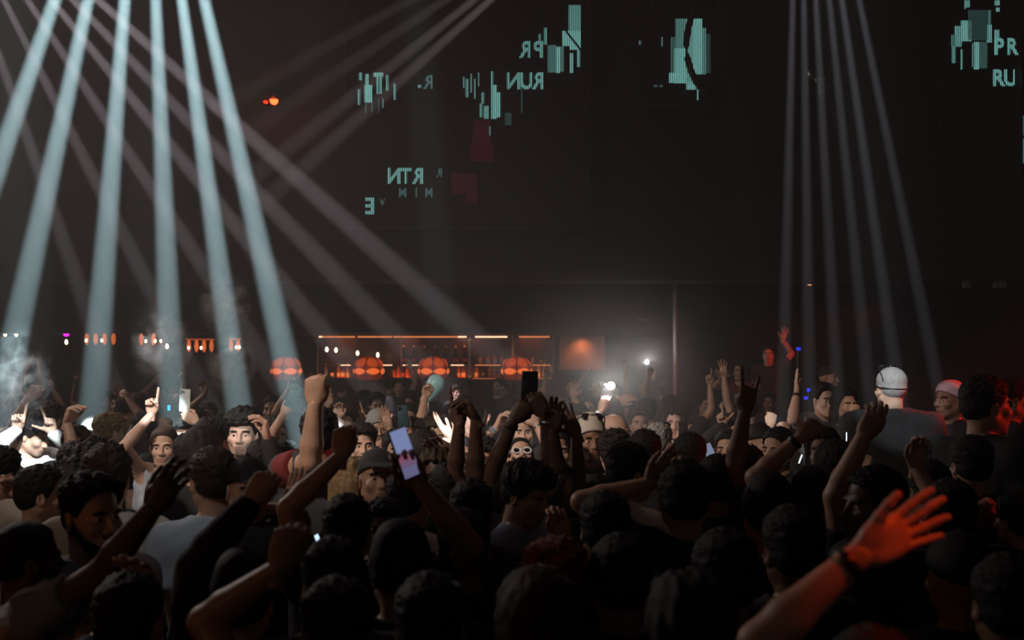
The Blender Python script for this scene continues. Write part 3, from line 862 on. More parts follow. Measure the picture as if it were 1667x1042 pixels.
# faint rails on the mezzanine wall, their metal glint put in as pale colour
for px0, px1, py, nm in ((882, 950, 313, 'thin rail with its glint painted in below the centre of the dark wall'), (878, 935, 207, 'faint thin rail high on the dark wall left of centre'), (1565, 1632, 207, 'faint thin rail under the screen lettered PR')):
    a, b = at(px0, py, 16.1), at(px1, py, 16.1)
    o = MB().box((-(b[0]-a[0])/2, -.02, -.012), ((b[0]-a[0])/2, .09, .012)).build('wall_rail', mat('rail_glint', (.85, .8, .76), rough=.45)); o.location = ((a[0]+b[0])/2, 16.1, a[2])
    tag(o, nm, 'rail')
def at_obj(name, me_parts, loc, label, cat, group=None, rz=0):
    t = empty(name, loc, label, cat, group, rz)
    for n, b, m, sm in me_parts: b.build(n, m, t, sm)
    return t
RED_E = mat('red_lamp', (.4, .01, .0), emit=(1, .05, .01), estr=9)
p = at(446, 162, 15.6)
at_obj('warning_lamp', [('lamp_housing', MB().lathe([(.09, 0), (.09, .05), (.05, .07)], (0, 0, 0), 16), BLACKP, True), ('lamp_dome', MB().lathe([(.065, -.005), (.062, -.04), (.04, -.07), (.001, -.085)], (0, 0, 0), 18), RED_E, True), ('small_light', MB().box((-.16, -.03, -.06), (-.10, .03, -.02), .01), mat('red_lamp_dim', (.3, .01, 0), emit=(1, .04, .01), estr=1.6), False), ('bracket', MB().box((-.18, .0, .05), (.05, .59, .09)), BLACKP, False)], p, 'small glowing red lamp alone on the dark wall', 'lamp')
point('red_lamp_light', p+np.array((0, -.25, -.05)), 5, (1, .06, .02), .05)
p = at(1338, 138, 14.2)
at_obj('lighting_clamp', [('yoke', MB().box((-.05, -.05, -.16), (.05, .05, .10), .02), mat('teal_grey_metal', (.22, .30, .29), rough=.4, metal=.3), False), ('lever', MB().box((-.12, -.03, -.02), (.12, .03, .03), .01, Matrix.Rotation(math.radians(32), 3, 'Y')), METAL, False), ('hook', MB().tube([(-.05, 0, .09), (-.12, 0, .08), (-.17, 0, .13), (-.2, 0, .2)], .022, 8), METAL, True), ('hanging_bar', MB().tube([(0, 0, .1), (0, 0, 3.3)], .02, 8), BLACKP, True)], p, 'pale metal lighting clamp hanging amid the thin right beams', 'clamp')
for px, nm, sx in ((1627, 'pale grey box under the dark ledge at far right', .09), (1573, 'dimmer small grey box left of the pale box', .05)):
    p = at(px, 458, 16.3)
    at_obj('wall_speaker', [('speaker_case', MB().box((-sx, -.06, -.12), (sx, .06, .0), .012), mat('grey_case', (.33, .29, .28), rough=.6), False), ('speaker_cone', MB().lathe([(.035, 0), (.02, -.02), (.001, -.02)], (0, -.06, -.14), 14), BLACKP, True)], (p[0], 16.3, 3.53), nm, 'box', None)
p = at(1043, 520, 18.)
at_obj('pendant_ring', [('ring', MB().tube([(.13*math.cos(a), .13*math.sin(a), .02*math.sin(2*a)) for a in np.linspace(0, 6.283, 25)], .012, 8, False), METAL, True), ('rod', MB().tube([(0.13, 0, 0), (0, 0, .12), (0, 0, 1.2)], .006, 6), BLACKP, True)], p, 'glinting wire ring hanging above the two phone lights', 'ring lamp')
p = at(1318, 461, 16.1)
at_obj('glint_lens', [('lamp_can', MB().lathe([(.04, -.02), (.05, .06), (.03, .09)], (0, 0, 0), 14), BLACKP, True), ('lamp_lens', MB().lathe([(.038, -.028), (.02, -.034), (.001, -.036)], (0, 0, 0), 14), mat('amber_lens', (.5, .2, .1), emit=(1, .42, .2), estr=1.6), True)], p, 'orange glint put in as a tiny glowing lens on the ledge behind the right beams', 'lamp')  # an orange glint, put in as a glowing lens

# white pole
P0 = at(1099, 600, 16.75)
at_obj('metal_pole', [('pole_shaft', MB().tube([(0, 0, .0), (0, 0, 3.28)], .034, 16), mat('pale_paint', (.6, .55, .54), rough=.4), True), ('pole_foot', MB().lathe([(.09, 0), (.09, .02), (.04, .04)], (0, 0, 0), 18), METAL, True)], (P0[0], 16.75, .25), 'slim white pole right of the phone lights', 'pole')
o = MB().box((-.03, 0, 0), (.03, 2.1, .05)).build('pole_arm', BLACKP); o.parent = [q for q in COL.objects if q.name.startswith('metal_pole')][0]; o.location = (0, 0, 3.23)

# ------------------------------------------------------------------ bar
YB = 20.35; FB = .25
X0, X1 = at(515, 0, YB)[0], at(905, 0, YB)[0]
ZL, ZM, ZT = at(0, 615, YB)[2], at(0, 593.5, YB)[2], at(0, 549, YB)[2]
t = empty('back_bar', ((X0+X1)/2, YB, FB), 'long back bar of glass shelves behind the orange lanterns', 'shelf unit')
cx = (X0+X1)/2
MB().box((X0-cx, .25, 0), (X1-cx, .32, ZT+.05-FB)).build('back_panel', mat('wine_red_panel', (.10, .045, .042), rough=.25, var=.3, vscale=2), t)
MB().box((X0-cx, -.2, 0), (X1-cx, .25, ZL-FB-.03), .01).build('base_cabinet', mat('dark_wood', (.03, .017, .012), rough=.5, var=.3, vscale=6), t)
SH = mat('shelf_glass', (.12, .08, .07), rough=.1)
for z in (ZL, ZM): MB().box((X0-cx, -.16, z-FB-.025), (X1-cx, .25, z-FB)).build('shelf', SH, t)
CHR = mat('chrome_post', (.45, .5, .5), rough=.2, metal=.8)
for px, w in ((520, .02), (655, .012), (765, .055), (835, .05), (900, .02)):
    x = at(px, 0, YB)[0]-cx
    MB().box((x-w/2, -.2, 0), (x+w/2, -.15, ZT-FB+.03)).build('upright', CHR, t)
STRIP = mat('amber_strip_light', (1, .4, .2), emit=(1, .30, .10), estr=.8)
STRIPB = mat('bright_strip_light', (1, .6, .4), emit=(1, .55, .32), estr=2.2)
STRIPD = mat('dim_strip_light', (1, .3, .12), emit=(1, .22, .08), estr=.5)
for a, b, m in ((522, 527, STRIPB), (528, 580, STRIP), (584, 640, STRIP), (642, 745, STRIP), (746, 760, STRIPB), (774, 826, STRIPB), (845, 894, STRIP)):
    xa, xb = at(a, 0, YB)[0]-cx, at(b, 0, YB)[0]-cx
    MB().box((xa, -.19, ZT-FB-.012), (xb, -.16, ZT-FB+.015)).build('light_strip', m, t)
for a, b, m in ((557, 573, STRIPB), (621, 640, STRIPB), (657, 682, STRIPB), (735, 756, STRIPB), (774, 815, STRIP), (866, 896, STRIP)):
    xa, xb = at(a, 0, YB)[0]-cx, at(b, 0, YB)[0]-cx
    MB().box((xa, -.175, ZM-FB-.022), (xb, -.161, ZM-FB-.005)).build('light_strip', m, t)
for a, b in ((770, 812), (860, 897)):
    xa, xb = at(a, 0, YB)[0]-cx, at(b, 0, YB)[0]-cx
    MB().box((xa, -.175, ZL-FB-.022), (xb, -.161, ZL-FB-.008)).build('light_strip', STRIPD, t)
for x in np.linspace(X0+.5, X1-.5, 4):
    area('bar_glow', (x, YB-.05, ZT-.03), (x, YB+.1, 1.), .9, .5, (1, .30, .14))
    area('shelf_glow', (x, YB-.05, ZL+.012), (x, YB, 3.), 1.5, .4, (1, .26, .07))

def bottle_mesh(kind, glass, cap, lab):
    prof = {'tall': [(.036, 0), (.038, .02), (.038, .15), (.030, .19), (.014, .24), (.0125, .30)],
            'squat': [(.045, 0), (.048, .02), (.048, .12), (.036, .155), (.015, .175), (.014, .21)],
            'fizz': [(.042, 0), (.044, .02), (.044, .14), (.028, .20), (.015, .25), (.016, .31)]}[kind]
    top = prof[-1][1]
    b = MB().lathe([(.001, 0)]+prof+[(.001, top)], seg=14).mesh('bottle_body', glass, True)
    c = MB().lathe([(.001, top-.035), (prof[-1][0]+.003, top-.035), (prof[-1][0]+.003, top+.012), (.001, top+.012)], seg=12).mesh('cap', cap, True)
    r = prof[1][0]+.0012
    l = MB().lathe([(r, .04), (r, .105)], seg=14, a0=math.pi*1.15, a1=math.pi*1.85).mesh('paper_label', lab, True)
    return b, c, l
GL = {'amber': mat('amber_bottle', (.42, .13, .03), rough=.1, emit=(1, .22, .04), estr=.05), 'green': mat('green_bottle', (.02, .05, .02), rough=.08),  # amber bottles have a faint glow put into their colour
      'clear': mat('pale_bottle', (.5, .38, .32), rough=.08), 'dark': mat('dark_bottle', (.02, .012, .01), rough=.08), 'orange': mat('orange_bottle', (.7, .16, .03), rough=.12)}
CAPS = {'gold': mat('gold_foil', (.8, .55, .25), rough=.3, metal=.9), 'black': BLACKP, 'red': mat('red_cap', (.5, .05, .03), rough=.4)}
LAB = {'cream': mat('cream_paper', (.75, .62, .45), rough=.7), 'red': mat('red_paper', (.5, .08, .05), rough=.7)}
BOT = {}
def bottle(px, z, kind, glass, cap, lab, label, group, sc=1., dy=0.):
    k = (kind, glass, cap, lab)
    if k not in BOT: BOT[k] = bottle_mesh(kind, GL[glass], CAPS[cap], LAB[lab])
    x = at(px, 0, YB)[0]
    o = link('bottle', BOT[k][0]); tag(o, label, 'bottle', group); o.location = (x, YB+.02+dy, z+.002); o.scale = (sc, sc, sc)
    link('bottle_cap', BOT[k][1], o); link('bottle_label', BOT[k][2], o)
for px in (657, 673.5, 691, 708.5, 725.5, 741.5, 756):
    bottle(px, ZM, 'fizz', 'dark', 'gold', 'red', 'tall dark bottle with a gold foil top in the upper row', 'tall bottles on the upper bar shelf', 1.2)
for px, g in ((782, 'amber'), (795, 'orange'), (805.5, 'orange'), (817, 'orange'), (868, 'clear'), (882, 'dark')):
    bottle(px, ZM, 'squat', g, 'red' if g == 'orange' else 'black', 'cream', {'amber': 'squat amber bottle on the upper shelf right of the bright post', 'orange': 'squat orange bottle on the upper shelf left of the rightmost lantern', 'clear': 'pale squat bottle on the upper shelf right of the last lantern', 'dark': 'dark squat bottle at the right end of the upper shelf'}[g], 'squat bottles on the upper bar shelf', .85)
for i, px in enumerate((530, 540, 551, 558, 566)):
    bottle(px, ZL, ('tall', 'squat')[i % 2], ('clear', 'dark', 'amber', 'amber', 'clear')[i], ('gold', 'black')[i % 2], 'cream', 'bottle on the lower bar shelf between the left two lanterns', 'bottles low on the left of the bar', .95)
for i, px in enumerate((640, 648, 655, 663, 671)):
    bottle(px, ZL, ('squat', 'tall')[i % 2], ('orange', 'amber', 'dark', 'orange', 'amber')[i], 'black', 'red', 'bottle on the lower bar shelf between the middle lanterns', 'bottles low in the middle of the bar', .95)
for px, k, g, c, nm in ((746, 'tall', 'orange', 'red', 'orange-red bottle low on the shelf just left of the bright post'), (754, 'squat', 'orange', 'red', 'squat red bottle beside the bright chrome post'), (776.5, 'squat', 'amber', 'gold', 'amber bottle with gold top right of the bright post'), (787, 'tall', 'dark', 'black', 'slim black bottle on the lower shelf'), (797.5, 'tall', 'amber', 'gold', 'amber bottle with a shining gold cap, lower shelf'), (804.5, 'tall', 'clear', 'gold', 'pale bottle beside the orange carton on the lower shelf'), (877, 'tall', 'clear', 'black', 'dark-topped pale bottle right of the last lantern'), (886, 'fizz', 'clear', 'gold', 'cream bottle with gold top near the right post')):
    bottle(px, ZL, k, g, c, 'cream', nm, 'bottles low on the right of the bar', .95)
x = at(806, 0, YB)[0]
o = MB().box((-.07, -.05, 0), (.07, .05, .075), .006).build('carton', mat('orange_carton', (.65, .2, .05), rough=.6)); o.location = (x+.05, YB-.11, ZL); tag(o, 'small orange carton lying on the lower bar shelf', 'carton')
x = at(897, 0, YB)[0]
o = MB().lathe([(.035, 0), (.035, .005), (.005, .01), (.004, .10), (.04, .13), (.045, .19), (.038, .24), (.036, .24), (.042, .19), (.036, .135), (.001, .11)], seg=18).build('wine_glass', mat('clear_glass', (.6, .55, .5), rough=.05), None, True); o.location = (x, YB-.05, ZL); tag(o, 'stemmed glass at the right end of the bar shelf', 'glass')

# counter and orange lanterns
YC = 18.2
xa, xb = at(440, 0, YC)[0]-.3, at(880, 0, YC)[0]+.3
ZC = 1.38; ZLN = at(0, 619, YC)[2]
t = empty('bar_counter', ((xa+xb)/2, YC, FB), 'long dark bar counter that carries the orange lanterns', 'bar counter')
MB().box((xa-(xa+xb)/2, -.3, 0), (xb-(xa+xb)/2, .3, ZC-FB-.06)).build('counter_front', mat('dark_wood', (.03, .017, .012)), t)
MB().box((xa-(xa+xb)/2-.05, -.36, ZC-FB-.06), (xb-(xa+xb)/2+.05, .36, ZC-FB), .01).build('counter_top', mat('counter_stone', (.03, .025, .025), rough=.25), t)
def lantern_mat(name, c, e):
    m = mat(name, (.5, .10, .02), rough=.6, emit=c, estr=e, bump=.15, bscale=30); return m
LA, LB = lantern_mat('lantern_shell', (1., .075, .01), .09), lantern_mat('lantern_leaf', (1., .17, .03), .85)
LU = lantern_mat('lantern_upper', (1., .11, .014), .34)
SEAM = mat('lantern_seam', (.06, .008, .003), rough=.7)
def sph(a, e, r, ry=1.): return Vector((r*math.cos(e)*math.sin(a), -r*math.cos(e)*math.cos(a), r*math.sin(e)*ry))
lm = {}
def leaf_patch(a0, e0, w, h, r, prof):
    b = MB(); n = 14; rows = []
    for i in range(n+1):
        u = -1+2*i/n; hh = max(h*prof(u), .004)
        rows.append([b.bm.verts.new(sph(a0+w*u, e0+hh*v, r+.022*(1-v*v)*(1-u*u), .95)) for v in (-1, -.5, 0, .5, 1)])
    for p, q in zip(rows, rows[1:]):
        for j in range(4): b.bm.faces.new((p[j], q[j], q[j+1], p[j+1]))
    return b
R0 = .268
dome = MB().lathe([(R0*math.cos(e), R0*math.sin(e)*.95) for e in np.linspace(-.80, 1.45, 20)]+[(.001, R0*.95)], seg=36).mesh('lantern_shell', LA, True)
leaf = leaf_patch(0, -.10, .50, .23, R0+.002, lambda u: (1-u*u)**.8).mesh('lantern_leaf', LB, True)
petal = leaf_patch(0, .62, .49, .42, R0+.001, lambda u: (1-u*u)**.55).mesh('lantern_petal', LU, True)
sm = MB()
for k in range(6):
    a = math.pi/6+k*math.pi/3
    sm.tube([sph(a, e, R0+.006, .95) for e in np.linspace(-.75, 1.4, 14)], .006, 6)
seam = sm.mesh('lantern_seam', SEAM, True)
base = MB().lathe([(.12, 0), (.12, .015), (.02, .03), (.02, ZLN-ZC-.02), (.19, ZLN-ZC), (.19, ZLN-ZC+.03), (.02, ZLN-ZC+.03)], seg=24).mesh('lantern_stand', SEAM, True)
for px, py, rz, nm in ((467, 598, 30, 'orange lantern at the left end, veiled by a pale beam'), (601, 598, 26, 'second orange lantern, left of the gold-topped bottles'), (706, 597, 33, 'third orange lantern, above the teal balloon'), (841, 597, 30, 'rightmost orange lantern, behind a raised dark finger')):
    p = at(px, 0, YC)
    t = empty('lantern', (p[0], YC-.05, ZC), nm, 'lantern', 'orange lanterns on the bar', math.radians(rz))
    z = R0*math.sin(.8)*.95+.005+ZLN-ZC
    for n, me in (('lantern_shell', dome), ('lantern_seam', seam)): link(n, me, t).location = (0, 0, z)
    for k in range(6):
        for n, me in (('lantern_leaf', leaf), ('lantern_petal', petal)):
            o = link(n, me, t); o.location = (0, 0, z); o.rotation_euler = (0, 0, k*math.pi/3)
    link('lantern_stand', base, t)
    point('lantern_light', (p[0], YC-.6, ZLN+.5), .8, (1, .3, .08), .15)

# small bulbs and amber lamps under the bar ceiling
BULB = mat('warm_bulb', (1, .7, .4), emit=(1, .62, .36), estr=9)
LOBE = mat('amber_glass', (.6, .16, .04), rough=.15, emit=(1, .20, .04), estr=.5)
def bulbs_on(t, xs, z, r=.022):
    for x in xs: MB().lathe([(.001, -r*1.5), (r*.8, -r), (r, 0), (r*.7, r), (.001, r*1.5)], (x, -.14, z), 12).build('bulb', BULB, t, True)
YL = 19.3
for px, w, bx, py, nm in ((163, .26, (-.21, .09), 552, 'amber glass lamp seen through the third beam of the left fan'), (240, .12, (.02, .2, .31), 553, 'small amber glass lamp beside the straightest left beam'), (326, .22, (-.18, .06), 564, 'amber glass lamp between two beams of the left fan'), (382, .07, (.07, .13), 563, 'narrow amber glass lamp in the beam above the boy')):
    p = at(px, py, YL); top = 2.76-p[2]
    t = empty('pendant_lamp', p, nm, 'lamp', 'amber glass lamps left of the bar')
    MB().box((-w-.03, -.1, .12), (w+.03, .1, .15), .008).build('lamp_canopy', mat('copper_glow', (.6, .2, .08), rough=.3, metal=.6, emit=(1, .16, .04), estr=.25), t)  # orange lamplight on the canopy is put in as emission
    MB().tube([(0, 0, .15), (0, 0, top)], .012, 8).build('lamp_rod', BLACKP, t, True)
    n = max(2, int(w/.055))
    for i in range(n):
        x = -w+2*w*i/(n-1)
        MB().lathe([(.02, .12), (.036, .07), (.042, .0), (.034, -.07), (.012, -.11), (.001, -.115)], (x, 0, 0), 12).build('glass_lobe', LOBE, t, True)
    bulbs_on(t, bx, -.03)
for px, py, nm in ((8.5, 544, 'bare warm bulb at the far left edge'), (26.5, 544, 'bare warm bulb second from the left edge'), (108, 557, 'bare warm bulb under the magenta lamp'), (272, 564, 'bare warm bulb right of the straightest left beam'), (547, 570, 'first of the twin bulbs standing in for mirror reflections above the bar bottles'), (532, 569, 'bulb standing in for a reflection at the left of the bar mirror'), (582, 575, 'bright bulb standing in for a mirror reflection just left of the second lantern'), (615, 578, 'bulb standing in for a mirror reflection just right of the second lantern top')):  # those over the bar stand in for lamps reflected in its mirror
    p = at(px, py, 19.6)
    t = empty('hanging_bulb', p, nm, 'bulb', 'bare bulbs near the bar')
    MB().lathe([(.001, -.05), (.024, -.03), (.030, 0), (.018, .035), (.012, .05)], seg=12).build('bulb', BULB, t, True)
    MB().lathe([(.013, .045), (.015, .09), (.006, .1)], seg=10).build('bulb_socket', BLACKP, t, True)
    MB().tube([(0, 0, .1), (0, 0, 2.76-p[2])], .004, 6).build('bulb_cord', BLACKP, t)
p = at(108.5, 544, 19.2)
at_obj('pendant_lamp', [('lamp_shade', MB().lathe([(.03, .05), (.055, .0), (.04, -.035)], seg=14), BLACKP, True), ('lamp_lens', MB().lathe([(.052, -.01), (.045, -.04), (.001, -.055)], (0, -.01, .01), 14), mat('magenta_lens', (.5, 0, .4), emit=(1, .01, .65), estr=5), True), ('lamp_rod', MB().tube([(0, 0, .05), (0, 0, 2.76-p[2])], .01, 6), BLACKP, True)], p, 'small magenta lamp at the left between two beams', 'lamp')

# lit wall panel right of the shelves
a, b = at(911, 598, 20.7), at(985, 543, 20.7)
t = empty('wall_panel', ((a[0]+b[0])/2, 20.8, a[2]), 'brown wall panel lit orange from above, right of the bar', 'panel')
w = (b[0]-a[0])/2
MB().box((-w, -.05, 0), (w, .2, b[2]-a[2]+.1)).build('panel_board', mat('brown_board', (.36, .20, .14), rough=.7, var=.15, vscale=5), t)
MB().box((-w-.03, -.09, -.05), (w+.03, .0, 0)).build('ledge', mat('brown_ledge', (.3, .16, .1), rough=.6), t)
MB().box((-w-.04, -.08, -.05), (-w, .0, b[2]-a[2]+.1)).build('side_trim', mat('dark_wood', (.03, .017, .012)), t)
spot('panel_downlight', ((a[0]+b[0])/2, 20.50, 2.74), ((a[0]+b[0])/2+.0, 20.78, 2.2), 13, math.radians(120), 1., (1, .40, .16), .03)

# ------------------------------------------------------------------ camera, world, look
cam = bpy.data.cameras.new('camera'); co = bpy.data.objects.new('camera', cam); COL.objects.link(co)
co.location = (0, 0, CAMZ); co.rotation_euler = (math.pi/2, 0, 0)
cam.sensor_width = 36; cam.lens = 36*F/1667; cam.shift_y = (HY-521)/1667
cam.clip_end = 200; cam.clip_start = .05
cam.dof.use_dof = True; cam.dof.focus_distance = 7.0; cam.dof.aperture_fstop = 2.6
S.camera = co
wd = bpy.data.worlds.new('room_ambience'); S.world = wd; wd.use_nodes = True
wd.node_tree.nodes['Background'].inputs[0].default_value = (.030, .024, .024, 1)
wd.node_tree.nodes['Background'].inputs[1].default_value = .55
S.view_settings.view_transform = 'Standard'; S.view_settings.look = 'None'; S.view_settings.exposure = 0; S.view_settings.gamma = 1; S.view_settings.use_curve_mapping = False
S.cycles.max_bounces = 4; S.cycles.diffuse_bounces = 2; S.cycles.glossy_bounces = 2; S.cycles.volume_bounces = 0; S.cycles.transparent_max_bounces = 12
S.cycles.use_denoising = True; S.cycles.sample_clamp_indirect = 4

# washes over the crowd
area('left_wash', (-7.5, 9.5, 5.6), (0, 5.0, 1.5), 140, .8, (1., .86, .80))
spot('mid_key', (-4.5, .5, 6.0), (-.3, 7.2, 1.6), 1900, math.radians(35), 1., (1, .82, .70), .25)
area('front_amber', (-3.2, .9, 2.2), (-.6, 3.4, 1.5), 2.2, .5, (1, .42, .14))
spot('red_side', (6.5, 5.0, 2.8), (2.45, 5.15, 2.0), 260, math.radians(9), .5, (1, .03, .01), .08)
spot('red_edge', (7.2, 4.4, 3.0), (3.15, 6.15, 1.95), 420, math.radians(6), .5, (1, .03, .01), .08)
spot('red_side_rear', (6.5, 7.9, 4.3), (3.05, 6.75, 1.98), 900, math.radians(8), .5, (1, .03, .01), .08)
spot('red_front', (1.75, 1.0, 4.2), at(1524, 822, 1.75), 150, math.radians(6), .6, (1, .075, .006), .06)
spot('red_front_low', (4.2, 2.6, 3.0), at(1605, 828, 4.36), 60, math.radians(6), .6, (1, .04, .01), .06)
spot('red_back', (4.9, 12.6, 2.9), (3.85, 14.9, 2.25), 90, math.radians(40), .7, (1, .04, .01), .06)
# narrow unseen spots added to brighten single dancers and things
for nm, (px, py, d), pw, deg, c in (('fist and strap', (50, 640, 8.1), 420, 3.2, (1, .85, .75)), ('bald head', (8, 716, 7.3), 150, 1.6, (1, .9, .85)), ('cheek fist', (1392, 668, 7.5), 800, 1.8, (1, .8, .62)), ('white shirt', (46, 738, 6.9), 9000, 2.8, (.86, .96, 1)), ('pointing hand', (24, 688, 6.8), 5000, 1.8, (.86, .96, 1)), ('pointing woman', (249, 660, 6.16), 7000, 2.0, (.95, .96, 1)), ('woman face', (260, 733, 6.2), 260, 1.6, (1, .9, .82)), ('white cap', (545, 700, 6.7), 5000, 1.3, (.95, .96, 1)), ('clapping hands', (731, 695, 6.0), 11000, 1.9, (.95, .96, 1)), ('lit fingers', (760, 682, 6.8), 2500, .8, (.95, .96, 1)), ('boy face', (393, 708, 5.9), 950, 2.6, (.9, .97, 1)), ('grey head', (1451, 628, 6.6), 2300, 2.6, (.92, .98, 1)), ('scarf', (1546, 632, 6.6), 600, 1.6, (1, .85, .85)), ('orange hand', (482, 806, 3.95), 50, 1.6, (1, .5, .25)), ('grey shoulders', (1466, 672, 6.6), 1100, 4.5, (.85, .95, 1)), ('pale shirt', (305, 880, 4.0), 110, 7., (.85, .93, 1)), ('lit ear', (204, 792, 4.), 160, 1.3, (.8, .92, 1)), ('balloon', (708, 630, 8.4), 260, 1.6, (.8, .97, 1)), ('white fist', (1256, 680, 7.8), 2500, .9, (.9, .97, 1)), ('reaching hands', (835, 680, 6.7), 420, 3.4, (1, .9, .82)), ('filming hand', (306, 668, 6.7), 420, 1.8, (1, .95, .9))):
    spot('added_spot', (-.4, .6, 6.6) if nm != 'boy face' else (-.75, .3, 4.4), at(px, py, d), pw, math.radians(deg), .4, c, .02)
# thin haze filling the hall
o = MB().box((-11.9, 3.2, .02), (11.9, 16.1, 9.5)).build('hall_haze', haze_mat(.014)); o['kind'] = 'stuff'
tag(o, 'thin haze hanging through the whole hall', 'haze')
area('haze_fill', (0, 9, 9.4), (0, 9, 0), 30, 9., (1, .48, .44))  # unseen overhead lamp added to lift the haze
# ------------------------------------------------------------------ things held in hands
PHONE = {}
def phone(label, px, py, d, tilt=0., case='black', face='back', turn=0., screen=None, light=False, group=None):
    """px, py: the phone's middle; tilt clockwise in the picture; face: which side looks at the camera"""
    W, H, T = .0375, .0775, .0045
    key = case
    if key not in PHONE:
        cm = {'black': mat('black_phone_case', (.012, .012, .014), rough=.35), 'white': mat('white_phone_case', (.62, .64, .60), rough=.35), 'navy': mat('navy_phone_case', (.03, .07, .09), rough=.3)}[case]
        body = MB().box((-W, -T, -H), (W, T, H), .004).mesh('phone_case', cm, True)
        bump = MB().box((-W+.004, -T-.002, H-.036), (-W+.036, -T, H-.004), .0009).mesh('camera_plate', mat('plate_'+case, {'black': (.02, .02, .022), 'white': (.5, .52, .5), 'navy': (.02, .04, .05)}[case], rough=.3))
        lens = MB().lathe([(.0072, 0), (.0072, .0018), (.005, .0022), (.0001, .0022)], seg=16).mesh('camera_lens', LENS, True)
        PHONE[key] = (body, bump, lens)
    b, bp, ln = PHONE[key]
    o = link('phone', b); tag(o, label, 'phone', group)
    p = at(px, py, d)
    o.matrix_world = Matrix.Translation(Vector(p)) @ Matrix.Rotation(math.radians(tilt), 4, 'Y') @ Matrix.Rotation(math.radians(turn+(180 if face == 'screen' else 0)), 4, 'Z')
    link('camera_plate', bp, o)
    for x, z in ((-W+.012, H-.012), (-W+.012, H-.028), (-W+.028, H-.020)):
        link('camera_lens', ln, o, Matrix.Translation((x, -T-.002, z)) @ Matrix.Rotation(math.pi/2, 4, 'X'))
    sm = screen or mat('phone_screen_off', (.008, .008, .01), rough=.08)
    MB().box((-W+.003, T-.0005, -H+.004), (W-.003, T+.0006, H-.004)).build('phone_screen', sm, o)
    if light:
        fl = MB().lathe([(.030, 0), (.030, .002), (.0001, .003)], seg=16).build('flash_light', mat('phone_flash', (1, 1, 1), emit=(1, .96, .92), estr=60), o, True, Matrix.Translation((W-.014, -T-.001, H-.014)) @ Matrix.Rotation(math.pi/2, 4, 'X'))  # disc made wider than a flash to stand in for its glare
    return o
def glow_screen(name, col, e): return mat(name, (.02, .02, .02), rough=.1, emit=col, estr=e)
BLUES = glow_screen('blue_white_screen', (.55, .72, 1.), 1.4)
WHITES = glow_screen('white_screen', (.85, .93, 1.), 1.5)
def photo_screen(name):
    m = bpy.data.materials.new(name); nt, N, L = nodes_of(m); b = N['Principled BSDF']; b.inputs['Base Color'].default_value = (.02, .02, .02, 1)
    tc = N.new('ShaderNodeTexCoord'); sp = N.new('ShaderNodeSeparateXYZ'); r = N.new('ShaderNodeValToRGB')
    mp = N.new('ShaderNodeMapRange'); mp.inputs[1].default_value = -.075; mp.inputs[2].default_value = .075
    L.new(tc.outputs['Object'], sp.inputs[0]); L.new(sp.outputs[2], mp.inputs['Value']); L.new(mp.outputs[0], r.inputs['Fac'])
    e = r.color_ramp.elements; e[0].color = (.16, .16, .30, 1); e[1].color = (.20, .25, .48, 1)
    for q, c in ((.22, (.20, .12, .22, 1)), (.34, (.30, .10, .16, 1)), (.46, (.14, .05, .09, 1)), (.52, (.25, .30, .55, 1))):
        x = e.new(q); x.color = c
    r.color_ramp.interpolation = 'CONSTANT'
    L.new(r.outputs[0], b.inputs['Emission Color']); b.inputs['Emission Strength'].default_value = .7
    return m

# ------------------------------------------------------------------ the crowd, from the front
P = person
# bottom left
P('dark-skinned person with cropped black hair in the bottom left corner, grey top', 46, 915, 525, 130, 'buzz', 'black', 'grey', 'dark', [(297, 782, 'relax', {'side': 'r', 'el': (190, 928), 'palm': 'a', 'fd': 32, 'dy': -.42}), ], build='m2', arm=1.12)
P('man with a neat dark fade and short beard seen three-quarter from the left', 150, 843, 500, 62, 'fade', 'black', 'lightblue', 'tan', [(128, 1048, 'fist', {'side': 'l', 'dy': -.25, 'fd': 35, 'palm': 'l'})], beard='black', headyaw=58, build='m3')
P('man with light-streaked hair and a lit right ear, cream collar, behind the faded-haircut man', 172, 782, 405, 195, 'short', 'brown', 'cream', 'fair', build='m1', headyaw=205)
P('person with a huge dark curly afro at the left', 157, 786, 330, 10, 'bigafro', 'black', 'charcoal', 'brown', build='f2', headyaw=160)
P('dark-haired head at the left frame edge in a tan top, fist held up', 3, 774, 342, 150, 'short', 'black', 'cream', 'tan', [(34, 803, 'fist', {'side': 'r', 'el': (72, 862), 'dy': -.2})])
P('dark rounded head at left between the tan top and the afro', 68, 808, 372, 120, 'short', 'black', 'blue', 'tan')
P('bald man at the left frame edge', 8, 722, 215, 25, 'bald', 'black', 'charcoal', 'fair', build='m2')
fistman = P('man raising a clenched fist with a loop of strap at far left', 24, 700, 196, 15, 'short', 'black', 'charcoal', 'fair', [(45, 649, 'fist', {'el': (26, 690), 'fd': 40, 'hs': 1.25, 'palm': 'a'})])
P('brightly lit person in a white shirt pointing up with both hands', 56, 708, 232, 50, 'fringe', 'black', 'white', 'fair', [(28, 699, 'point', {'side': 'l', 'fd': 12, 'dy': -.15}), (85, 705, 'gun', {'side': 'r', 'fd': -12, 'palm': 'c'})], sleeve='long', pitch=-22, headyaw=78)
P('dim head in the haze behind the white-shirted pointing person', 86, 680, 168, 0, 'short', 'black', 'black', 'tan')
P('person raising a limp drooping hand left of the white cap', 124, 730, 262, 10, 'short', 'brown', 'charcoal', 'fair', [(109, 688, 'droop', {'el': (97, 735), 'fd': 20, 'palm': 'r'})])
P('person in a glaring white cap caught by a beam at left', 150, 708, 212, 30, 'cap', 'white', 'charcoal', 'fair')
P('person with grey-blond hair right of the white cap', 178, 706, 225, 150, 'quiff', 'blond', 'charcoal', 'fair')
